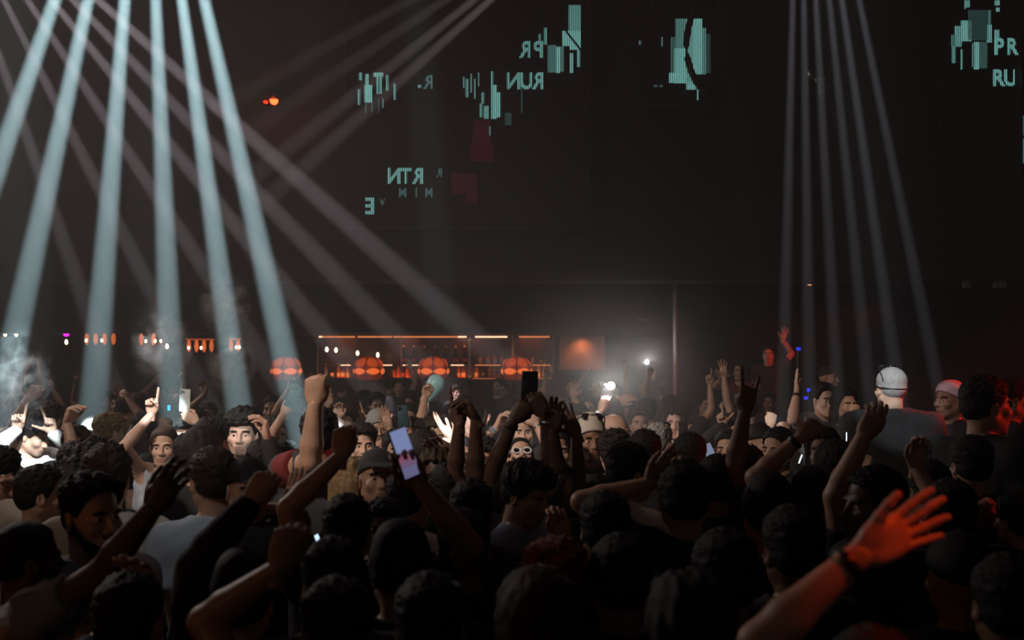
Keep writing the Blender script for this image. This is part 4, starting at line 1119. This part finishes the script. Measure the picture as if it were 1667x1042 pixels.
P('bald tan head behind the afro, right of the grey-blond hair', 202, 702, 190, 0, 'bald', 'black', 'black', 'tan', [(208, 650, 'flat', {'dy': 0.})], beard='black')
P('dark-skinned person looking left with short hair behind the pointing woman', 230, 706, 214, -60, 'short', 'black', 'black', 'dark')
P('young woman with tied-back hair pointing one finger straight up', 267, 729, 258, 10, 'bun', 'brown', 'lightblue', 'fair', [(247, 674, 'point', {'el': (229, 745), 'fd': 5, 'palm': 'c'})], build='f1', sleeve='none')
wp = P('dark-haired man filming with a white phone, watch on his wrist', 303, 716, 236, 0, 'quiff', 'black', 'charcoal', 'fair', [(320, 687, 'hold', {'side': 'r', 'fd': -58, 'palm': 'a', 'band': 'metal', 'el': (338, 745)})])
phone('white phone with three lenses held up left of the boy', 301, 652, wp['d']-.07, 2, 'white')
P('back of a dark round head in front of the man with the white phone', 307, 742, 268, 180, 'short', 'black', 'charcoal', 'tan')
P('dim person behind the white phone raising a hazy hand', 341, 677, 152, 0, 'short', 'black', 'black', 'tan', [(333, 642, 'relax', {'fd': -8})])
P('boy with a curly dark fringe facing the camera, face lit white', 395, 708, 274, 4, 'fringe', 'black', 'charcoal', 'fair', build='m1')
P('dark head in silhouette just left of the boy with the fringe', 344, 722, 292, 170, 'short', 'black', 'black', 'tan')
P('person in a black hoodie with one lit open hand beside the boy', 432, 757, 305, 160, 'short', 'black', 'black', 'fair', [(436, 716, 'cup', {'fd': -10, 'palm': 'l', 'el': (452, 790), 'dy': -.1, 'side': 'l'})], sleeve='long')
P('dim person with long dark hair right of the black hoodie sleeve', 447, 712, 236, 30, 'long', 'black', 'charcoal', 'tan', [(462, 673, 'hold', {'side': 'r', 'fd': 28, 'palm': 'a', 'el': (446, 735)})], build='f2')
phone('small phone with a teal glow held at the big fist', 478, 646, 6.6, 25, 'navy')
P('dark cropped head in the haze left of the teal phone', 443, 668, 168, 0, 'short', 'black', 'black', 'tan')
P('tall man in red sleeves punching a big fist up in front of the bar', 520, 712, 322, 185, 'short', 'black', 'charcoal', 'tan', [(513, 658, 'fist', {'side': 'l', 'el': (490, 760), 'fd': 3, 'palm': 'a', 'band': 'black', 'hs': 1.2, 'dy': -.3})], cuff='red', arm=1.2)
P('person with raised bent fingers just right of the big fist', 548, 690, 182, 0, 'short', 'black', 'black', 'tan', [(532, 662, 'pinch', {'fd': 12, 'el': (530, 705)})])
P('person in a white cap lit by a beam, centre left', 543, 714, 238, -20, 'cap', 'white', 'charcoal', 'fair')
P('person with brown hair holding up a cupped hand behind the white cap', 562, 688, 190, 0, 'fringe', 'brown', 'charcoal', 'fair', [(549, 682, 'cup', {'fd': 10})])
P('person making a thumb-and-finger sign below the second lantern', 604, 692, 184, 0, 'short', 'black', 'charcoal', 'tan', [(592, 688, 'gun', {'fd': -20, 'el': (600, 725)})])
P('man with dark swept-back hair behind the grey cap', 591, 726, 250, 12, 'quiff', 'black', 'charcoal', 'fair')
P('dark-haired man with thick brows left of the grey cap', 541, 752, 296, 25, 'quiff', 'black', 'charcoal', 'tan')
P('smiling man in a grey cap, chin raised, centre left', 616, 782, 368, 18, 'cap', 'darkcap', 'black', 'tan', build='m1', pitch=8)
P('woman with long blond-brown hair behind the grey cap', 577, 790, 335, 150, 'long', 'blond', 'black', 'fair', build='f1')
P('person lifting a forearm with a flat-topped fist left of the grey cap', 566, 868, 470, 178, 'short', 'black', 'black', 'tan', [(556, 742, 'fist', {'side': 'l', 'el': (520, 850), 'fd': 8, 'palm': 'a', 'dy': -.05})], sleeve='short')
P('person holding an upright open palm right of the swept-back hair', 614, 700, 200, 20, 'beanie', 'grey', 'charcoal', 'tan', [(633, 698, 'flat', {'fd': -14, 'side': 'r'})])
nv = P('brown-haired person filming with a navy phone', 670, 712, 222, 0, 'bob', 'brown', 'charcoal', 'tan', [(664, 697, 'hold', {'fd': -20, 'palm': 'a'})], build='f1')
phone('navy phone with a pale rim held up centre left', 656, 678, nv['d']-.15, -4, 'navy')
P('person with a tattooed arm reaching toward the third lantern', 690, 706, 205, 0, 'short', 'brown', 'charcoal', 'tan', [(692, 645, 'fist', {'fd': 28, 'el': (678, 690), 'dy': 0.})])
P('person with a small lit fist behind the tilted phone', 712, 712, 215, 0, 'wavy', 'brown', 'brown', 'fair', [(681, 728, 'fist', {'side': 'l', 'fd': -20, 'el': (690, 760)})], build='f1')
P('person clapping two glaring white-lit hands near the centre', 748, 746, 262, -10, 'short', 'black', 'charcoal', 'fair', [(733, 713, 'flat', {'side': 'l', 'fd': -36, 'palm': 'r', 'dy': -.15}), (741, 722, 'flat', {'side': 'r', 'fd': -4, 'palm': 'l', 'dy': -.13})])
P('person with a glinting mouth and big brown hair, arm bent overhead', 712, 776, 330, 5, 'wavy', 'brown', 'charcoal', 'dark', [(736, 738, 'relax', {'side': 'r', 'fd': -60, 'el': (768, 800), 'dy': .02})], build='f2')
P('person behind raising a lit hand with fingers together, centre', 772, 728, 232, 0, 'short', 'black', 'black', 'fair', [(760, 700, 'pinch', {'fd': 0, 'el': (766, 765)})])
P('person raising a long dark forearm beside the clapping hands', 728, 800, 345, 175, 'short', 'black', 'black', 'dark', [(748, 690, 'point', {'side': 'r', 'el': (756, 768), 'fd': -6, 'palm': 'a'})])
P('person raising a thick dark arm with a bent wrist, centre', 806, 812, 350, 180, 'short', 'black', 'black', 'dark', [(775, 682, 'droop', {'side': 'l', 'el': (784, 780), 'fd': -30, 'palm': 'l'})])
tp = P('large dark head low in the centre whose arm holds the tilted bright phone', 756, 895, 520, 176, 'buzz', 'black', 'black', 'brown', [(683, 788, 'hold', {'side': 'l', 'el': (708, 900), 'fd': -30, 'palm': 'c', 'dy': -.1})], build='m2')
phone('tilted phone with a glowing blue and pink screen', 658, 738, tp['d']-.14, -19, 'black', 'screen', 52, photo_screen('party_screen'))
P('person in a white top beside the arm with the tilted phone', 668, 815, 392, 150, 'short', 'black', 'white', 'tan')
P('back of a dark round head low in the centre, right of the tilted phone', 768, 838, 425, 180, 'short', 'black', 'black', 'brown')
P('dark-skinned man with glinting nose below the grey cap', 624, 868, 430, 10, 'short', 'black', 'black', 'dark', build='m2')
P('person in a large dark hood low in the centre left', 652, 935, 560, 180, 'beanie', 'black', 'black', 'tan', build='m2', wide=1.1)
P('person reaching both hands inward, blue band on one wrist', 850, 703, 226, 5, 'fade', 'brown', 'charcoal', 'fair', [(808, 697, 'cup', {'side': 'l', 'fd': 22, 'palm': 'r', 'band': 'blue', 'el': (792, 745)}), (873, 690, 'cup', {'side': 'r', 'fd': -40, 'palm': 'c', 'band': 'metal', 'el': (890, 740)})], pitch=-4)
P('woman in white-framed sunglasses in the centre', 848, 744, 266, 4, 'tied', 'black', 'charcoal', 'fair', build='f1', gear='white_shades', pitch=33)
bp = P('dark brown-haired person with both arms up holding a black phone, bangles on the wrists', 836, 800, 352, 175, 'short', 'brown', 'black', 'dark', [(836, 684, 'hold', {'side': 'l', 'fd': 40, 'palm': 'a', 'band': 'black', 'el': (812, 745)}), (888, 676, 'hold', {'side': 'r', 'fd': -30, 'palm': 'a', 'band': 'metal', 'el': (905, 745)})])
phone('black phone held high in front of the rightmost lantern', 862, 632, bp['d']-.1, 2, 'black')
P('young man with dark tousled hair in profile, pale collar, centre', 857, 806, 385, 55, 'fringe', 'black', 'paleblue', 'tan', [(918, 872, 'hold', {'side': 'r', 'fd': -20, 'palm': 'c', 'dy': -.25, 'el': (960, 930)})], pitch=-14)
phone('black phone held in front of the young man with tousled hair', 920, 806, 4.0, 6, 'black', 'back', -30)
P('person raising a dark forearm just right of the black phone', 905, 800, 352, 180, 'short', 'black', 'black', 'dark', [(899, 702, 'relax', {'side': 'l', 'el': (884, 780), 'fd': 10})])
P('person whose dark arm slants up left across the centre, many fingers raised', 975, 818, 345, 175, 'short', 'black', 'black', 'brown', [(938, 708, 'open', {'side': 'l', 'el': (975, 795), 'fd': -28})])
P('person in a pale knit hat with dark shades pushed up', 962, 718, 262, 8, 'beanie', 'cream', 'black', 'brown', gear='up')
P('bald bespectacled man lit warm, beside the brighter phone light', 1001, 706, 236, 50, 'bald', 'black', 'charcoal', 'fair', gear='specs', build='m2')
f1 = P('person holding up the brighter phone light, pale band on the wrist', 968, 700, 206, 0, 'short', 'black', 'black', 'fair', [(979, 668, 'hold', {'side': 'r', 'fd': 22, 'palm': 'a', 'band': 'white', 'el': (966, 715)})])
phone('phone shining the larger white light', 987, 640, f1['d']-.10, 12, 'black', light=True)
P('person with a sleeved arm bent across behind the brighter phone light', 1040, 690, 180, 0, 'curly', 'brown', 'charcoal', 'tan', [(1006, 654, 'relax', {'side': 'l', 'fd': 70, 'el': (988, 700)})], sleeve='long')
P('hazy person with an open spread hand left of the phone lights', 943, 676, 152, 0, 'short', 'black', 'charcoal', 'tan', [(934, 648, 'open', {'fd': 0, 'el': (934, 690), 'dy': 0.})])
f2 = P('curly-haired dark figure at the back holding the smaller phone light', 1081, 637, 99, 175, 'curly', 'black', 'black', 'tan', [(1063, 613, 'hold', {'side': 'l', 'fd': -10, 'palm': 'a', 'el': (1056, 645), 'dy': 0.})])
phone('phone shining the smaller white light near the white pole', 1051, 596, f2['d']-.1, 0, 'black', light=True)
P('person in a tan hooded top filming with a black phone', 1098, 690, 196, -10, 'wavy', 'brown', 'brown', 'fair', [(1107, 722, 'hold', {'side': 'r', 'fd': 10, 'palm': 'a'})], build='f1')
phone('black phone in front of the tan hooded top', 1112, 703, 7.7, 0, 'black')
P('silver-haired person with dark shades pushed up on the head', 1074, 722, 240, 120, 'short', 'grey', 'charcoal', 'fair', gear='up', headyaw=135)
P('wide dark head with a lit rim right of the silver hair', 1122, 746, 295, 178, 'short', 'black', 'black', 'tan', build='m2')
bl = P('person holding a bluish phone low, right of the wide dark head', 1184, 733, 244, -20, 'short', 'black', 'charcoal', 'tan', [(1168, 760, 'hold', {'side': 'l', 'fd': -15, 'palm': 'a'})])
phone('slim phone with a bluish pale glow, lower right of centre', 1157, 741, bl['d']-.16, -25, 'white', 'screen', 30, glow_screen('soft_blue_screen', (.22, .26, .38), .8))
P('person pointing one finger up with a dark cuff, right of centre', 1192, 707, 196, 0, 'short', 'black', 'black', 'tan', [(1178, 692, 'gun', {'side': 'l', 'fd': -17, 'palm': 'c'})], sleeve='long')
P('dark-haired man in profile with a pale collar, right of centre', 1026, 772, 360, 125, 'short', 'black', 'cream', 'tan', headyaw=115)
P('big dark head, arm folded behind it, right of centre', 1113, 815, 452, 182, 'short', 'black', 'black', 'tan', [(1058, 788, 'relax', {'side': 'l', 'el': (985, 888), 'fd': 40, 'dy': .05})], build='m2')
P('brown-haired head with lit parting at the bottom centre', 876, 1020, 690, 178, 'bob', 'brown', 'black', 'fair', build='f1')
P('person with fluffy reddish hair at the bottom centre', 905, 962, 590, 180, 'curly', 'red', 'black', 'tan', build='f2')
P('dark figure at the bottom left of centre with a glinting earring', 542, 955, 600, 190, 'short', 'black', 'black', 'brown')
P('person punching a dark fist up at the lower left, orange-edged forearm', 548, 1035, 720, 190, 'short', 'black', 'black', 'brown', [(456, 925, 'fist', {'side': 'l', 'el': (402, 1095), 'fd': 18, 'palm': 'a', 'dy': 0.})], sleeve='none')
P('person in a dark jacket with a thick raised sleeve at lower left', 395, 985, 600, 185, 'beanie', 'black', 'black', 'tan', [(408, 818, 'fist', {'side': 'l', 'el': (310, 960), 'fd': 35, 'palm': 'a', 'dy': .1})], sleeve='long')
P('dark capped head behind the raised hands at left', 404, 800, 405, 175, 'cap', 'black', 'black', 'tan', headyaw=30)
P('person in a pale grey shirt with a twisted collar at left', 345, 785, 400, 215, 'short', 'brown', 'lightblue', 'tan')
P('person raising a short orange-lit open hand at left', 474, 872, 400, 180, 'short', 'black', 'black', 'fair', [(472, 828, 'flat', {'side': 'l', 'fd': 14, 'palm': 'a', 'dy': -.05})], z0=0)
P('person in a dark top wearing a bright watch at lower left', 212, 1015, 650, 175, 'short', 'black', 'navy', 'tan', [(246, 985, 'relax', {'side': 'l', 'fd': -20, 'band': 'metal', 'dy': .1})])
# right
P('person raising a tall dark arm making horns, right of centre', 1168, 792, 372, 180, 'short', 'black', 'black', 'brown', [(1213, 668, 'horns', {'side': 'r', 'el': (1202, 775), 'fd': 8, 'palm': 'a'})])
P('man in a dark flat cap in profile beside the horned hand', 1239, 724, 248, 42, 'cap', 'black', 'black', 'tan', headyaw=25)
P('broad dark-haired man facing left beside the flat cap', 1266, 734, 272, -48, 'short', 'black', 'black', 'tan')
P('person with a small white-lit fist behind the flat cap', 1272, 702, 204, 0, 'short', 'black', 'black', 'fair', [(1255, 693, 'fist', {'side': 'l', 'fd': 5, 'palm': 'a', 'dy': -.1})])
P('person with a bent arm and wristband crossing the flat cap man', 1318, 812, 386, 178, 'short', 'black', 'black', 'tan', [(1303, 712, 'fist', {'side': 'l', 'el': (1255, 765), 'fd': 55, 'palm': 'a', 'band': 'black', 'dy': -.1})])
P('dark-haired person with brown face behind the wristbanded fist', 1340, 736, 285, -25, 'long', 'black', 'black', 'brown', build='f2')
P('man with neat short hair and one arm straight up on the riser', 1341, 653, 208, 20, 'fade', 'black', 'grey', 'fair', [(1297, 640, 'flat', {'side': 'l', 'fd': 0, 'palm': 'r', 'band': 'black', 'el': (1310, 692)})], z0=RISER, build='m3', headyaw=16)
P('dark-haired woman with a fist at her cheek beside the neat-haired man', 1376, 660, 212, 15, 'long', 'black', 'charcoal', 'tan', [(1389, 678, 'fist', {'side': 'r', 'el': (1392, 725), 'fd': 12, 'palm': 'a'})], z0=RISER, build='f1')
P('red-lit person in a pale cap behind the neat-haired man', 1350, 616, 150, 40, 'cap', 'brown', 'black', 'tan', z0=RISER+.05)
P('person raising a thick dark forearm in front of the grey-haired man', 1440, 850, 430, 185, 'short', 'black', 'black', 'tan', [(1405, 712, 'relax', {'side': 'l', 'el': (1336, 808), 'fd': 30, 'palm': 'a', 'dy': -.1})], arm=1.15)
P('face in profile with a lit edge, looking left, at lower right', 1422, 826, 470, -80, 'short', 'black', 'black', 'dark')
P('stout man with cropped grey hair, back turned, lit white from above', 1450, 633, 246, 172, 'buzz', 'grey', 'charcoal', 'fair', z0=RISER, build='m2', gear='up', headyaw=190, wide=1.32, strap=True)
P('person in a pale draped headscarf looking left at right', 1546, 652, 240, -62, 'scarf', 'pink', 'black', 'brown', z0=RISER, headyaw=-70)
P('dark-shirted man facing right with red light on his face', 1606, 656, 318, 112, 'short', 'black', 'black', 'tan', z0=.05, build='m2', headyaw=95)
P('red-lit face in profile at the right frame edge', 1650, 652, 262, 78, 'short', 'black', 'black', 'tan', z0=RISER)
P('person lifting a cupped hand in front of the grey-haired man', 1512, 800, 372, 178, 'short', 'black', 'black', 'tan', [(1490, 762, 'cup', {'side': 'l', 'fd': 5, 'el': (1480, 850)})])
P('person raising a big open hand lit red at lower right', 1420, 1140, 900, 180, 'short', 'black', 'black', 'tan', [(1402, 902, 'fan', {'side': 'l', 'el': (1308, 1060), 'fd': 62, 'fy': .1, 'palm': 'c', 'band': 'black', 'dy': -.02})], sleeve='none')
P('dark figure at lower right with a small red-lit hand', 1655, 850, 385, 200, 'short', 'black', 'black', 'tan', [(1622, 838, 'point', {'side': 'l', 'fd': -52, 'palm': 'c', 'dy': .15, 'band': 'metal', 'el': (1650, 900)})])

# nearest, unlit heads along the bottom of the frame
for hx, hy, s, yw, hr, nm in ((1010, 950, 600, 180, 'short', 'unlit head at the bottom, right of the reddish hair'), (1180, 945, 620, 175, 'short', 'unlit dark head at the bottom below the big dark head'), (1290, 900, 560, 185, 'short', 'unlit dark head left of the red-lit hand'),
        (1560, 945, 600, 178, 'cap', 'unlit capped head at the bottom right corner'), (1640, 990, 660, 170, 'short', 'unlit head at the far bottom right edge'), (1250, 845, 460, 180, 'beanie', 'unlit head below the horned arm'), (985, 865, 480, 178, 'short', 'unlit head under the pale collar'), (1545, 840, 440, 185, 'short', 'unlit head above the red-lit fingers'),
        (700, 1025, 700, 182, 'short', 'unlit head at the bottom edge left of the lit parting'), (1120, 1030, 740, 180, 'long', 'unlit long-haired head at the bottom edge')):
    P(nm, hx, hy, s, yw, hr, 'black', 'black', 'brown', build='m1')
# middle ground fillers
for hx, hy, s, yw, hr, nm in ((905, 735, 275, 10, 'short', 'dim face between the black phone arms and the knit hat'), (1050, 742, 300, 170, 'short', 'dark head between the pale collar and the silver hair'), (1215, 770, 330, 175, 'short', 'dark head below the flat cap'), (1360, 770, 350, 178, 'bob', 'dark bobbed head under the neat-haired man'),
        (690, 745, 290, 178, 'bob', 'brown bobbed head under the small lit fist'), (465, 760, 300, 10, 'short', 'dim head below the red sleeve'), (120, 760, 300, 10, 'short', 'dim head hidden beside the afro'), (1580, 760, 350, 180, 'short', 'dark head below the dark-shirted man'),
        (645, 735, 262, 20, 'short', 'dim face behind the tilted bright phone'), (790, 755, 280, 0, 'curly', 'dim curly head behind the thick dark arm'), (330, 740, 300, 165, 'bob', 'dark bobbed head between the round head and the boy'), (1000, 740, 268, 175, 'curly', 'dark curly head below the bespectacled man')):
    P(nm, hx, hy, s, yw, hr, 'black', 'black', 'tan', build='m1' if hr != 'bob' else 'f1')

# far crowd: silhouettes before the bar and along the dark back
rnd = random.Random(7)
taken = [(p['root'][0], p['root'][1]) for p in PEOPLE]
def far_row(n, x0, x1, d0, d1, z0, label, group, armp):
    k = 0; tries = 0
    while k < n and tries < 900:
        tries += 1
        d = rnd.uniform(d0, d1); px = rnd.uniform(x0, x1); X = (px-CX)*d/F
        if any((X-a)**2+(d-b)**2 < .42**2 for a, b in taken): continue
        taken.append((X, d)); s = F/d
        hz = (rnd.uniform(1.54, 1.72) if z0 == 0 else rnd.uniform(1.44, 1.58))+z0; hy = HY+(CAMZ-hz)*s
        arms = []
        if rnd.random() < armp:
            sx = rnd.choice((-1, 1)); arms.append((px+sx*s*rnd.uniform(.12, .3), hy-s*rnd.uniform(.12, .42), rnd.choice(('open', 'fist', 'point', 'relax', 'flat')), {'dy': -.05, 'side': 'l' if sx < 0 else 'r'}))
        P(label, px, hy, s, rnd.choice((0, 20, -30, 180, 160, 200)), rnd.choice(('short', 'short', 'fade', 'curly', 'bob', 'quiff')), rnd.choice(('black', 'black', 'brown')), rnd.choice(('black', 'black', 'charcoal')), rnd.choice(('tan', 'brown', 'fair')), arms, z0=z0, group=group, build=rnd.choice(('m1', 'm2', 'm3', 'f1')))
        k += 1
far_row(16, 430, 1000, 15.6, 17., .25, 'dark silhouetted drinker standing right before the lit bar', 'silhouettes before the bar', .08)
far_row(20, 30, 1260, 11.8, 14.6, 0, 'small dark figure in the far rows of the crowd', 'far rows of the crowd', .3)
far_row(20, 30, 1260, 8.6, 11.5, 0, 'dim figure in the middle-back rows of the crowd', 'middle-back rows of the crowd', .3)

# red-lit revellers at the back right
P('red-lit reveller leaning forward with an arm stretched left', 1206, 605, 115, -60, 'long', 'brown', 'red', 'fair', [(1183, 611, 'open', {'side': 'l', 'fd': -80, 'dy': 0.})], z0=.35, build='f1')
P('red-lit person at the back right with a raised red hand', 1251, 578, 108, -20, 'short', 'black', 'black', 'fair', [(1274, 553, 'wave', {'fd': 14, 'dy': 0., 'side': 'r', 'el': (1282, 590)})], z0=.62)

# small loose things
def thing_at(name, b, m, px, py, d, label, cat, tilt=0., smooth=True, turn=0.):
    o = b.build(name, m, None, smooth); o.matrix_world = Matrix.Translation(Vector(at(px, py, d))) @ Matrix.Rotation(math.radians(tilt), 4, 'Y') @ Matrix.Rotation(math.radians(turn), 4, 'Z')
    return tag(o, label, cat)
BAL = mat('teal_balloon', (.30, .52, .52), rough=.4)
o = thing_at('balloon', MB().lathe([(.001, -.155), (.012, -.15), (.028, -.12), (.062, -.06), (.078, 0), (.072, .05), (.048, .085), (.001, .10)], seg=22), BAL, 708, 628, 8.4, 'small teal balloon with a trailing white ribbon near the third lantern', 'balloon', 22)
MB().tube([(0, 0, -.15), (.012, 0, -.18), (.03, 0, -.22), (.022, 0, -.26), (.028, 0, -.30)], .004, 6).build('ribbon', WHITEP, o, True)
o = thing_at('strap', MB().tube([(-.09, 0, -.10), (-.07, 0, .02), (-.03, 0, .12), (.0, 0, .16), (.035, 0, .13), (.05, 0, .06), (.05, 0, -.05)], [.012, .014, .016, .016, .014, .012, .012], 8), mat('tan_strap', (.42, .27, .19), rough=.6), 53, 612, 8.15, 'looped tan strap rising from the raised fist at far left', 'strap')
for px, py, m, nm in ((275, 664, mat('blue_led', (0, .1, .4), emit=(.02, .25, 1.), estr=3), 'tiny blue light left of the white phone'), (1300, 568, mat('deep_blue_led', (0, 0, .4), emit=(.03, .05, 1.), estr=.8), 'deep blue light high between the right beams'), (1317, 635, mat('deep_blue_led', (0, 0, .4)), 'deep blue light by the neat-haired man'), (1312, 648, mat('deep_blue_led', (0, 0, .4)), 'lower deep blue light by the neat-haired man')):
    d = 9.6 if px > 1000 else 8.3
    b = MB().box((-.011, -.008, -.022), (.011, .008, .022), .005) if px < 1000 else MB().box((-.02, -.012, -.016), (.02, .012, .016), .006)
    o = thing_at('signal_light', b, m, px, py, d, nm, 'light', 15, False)
    z = at(px, py, d)[2]
    MB().tube([(0, .02, -.02), (0, .02, -(z-.02))], .008, 6).build('light_stand', BLACKP, o)
    o.matrix_world = Matrix.Translation(Vector(at(px, py, d)))
# glowing phones held low
for px, py, d, m, tl, nm in ((1302, 747, 5.6, WHITES, 20, 'small white glowing phone below the wristbanded fist'), (1377, 711, 5.9, WHITES, 0, 'pale glowing phone near the thick dark forearm'), (926, 775, 5.2, BLUES, 0, 'slim blue-white glowing phone edge in the centre'), (514, 884, 3.6, BLUES, -25, 'small bluish glowing phone at lower left'), (776, 731, 6.4, WHITES, 30, 'bright phone edge between the raised arms in the centre'), (739, 668, 6.2, BLUES, 12, 'blue glint of a phone by the dark pointing forearm')):
    o = phone(nm, px, py, d, tl, 'black', 'screen', 66, m); o.scale = (.8, .8, .35 if px > 1000 or px == 514 else .6)

for px, py, d in ((993.5, 625, f1['d']-.135), (1051.5, 587, f2['d']-.135)):
    point('phone_flash_light', at(px, py, d), 9 if px < 1000 else 12, (1, .94, .9), .008)
    o = MB().lathe([(1.1*math.cos(a)+.0005, 1.1*math.sin(a)) for a in np.linspace(-1.5707, 1.5707, 17)], seg=28).build('added_haze', glow_haze('phone_haze', .26, 1.1), None, True); o.location = Vector(at(px, py, d)); o['kind'] = 'stuff'  # extra ball of haze added so the phone light shows a glow
    tag(o, 'haze ball added for the glow round the %s phone light' % ('larger' if px < 1000 else 'smaller'), 'haze')
print('PEOPLE', len(PEOPLE)); print('WARN', WARN)
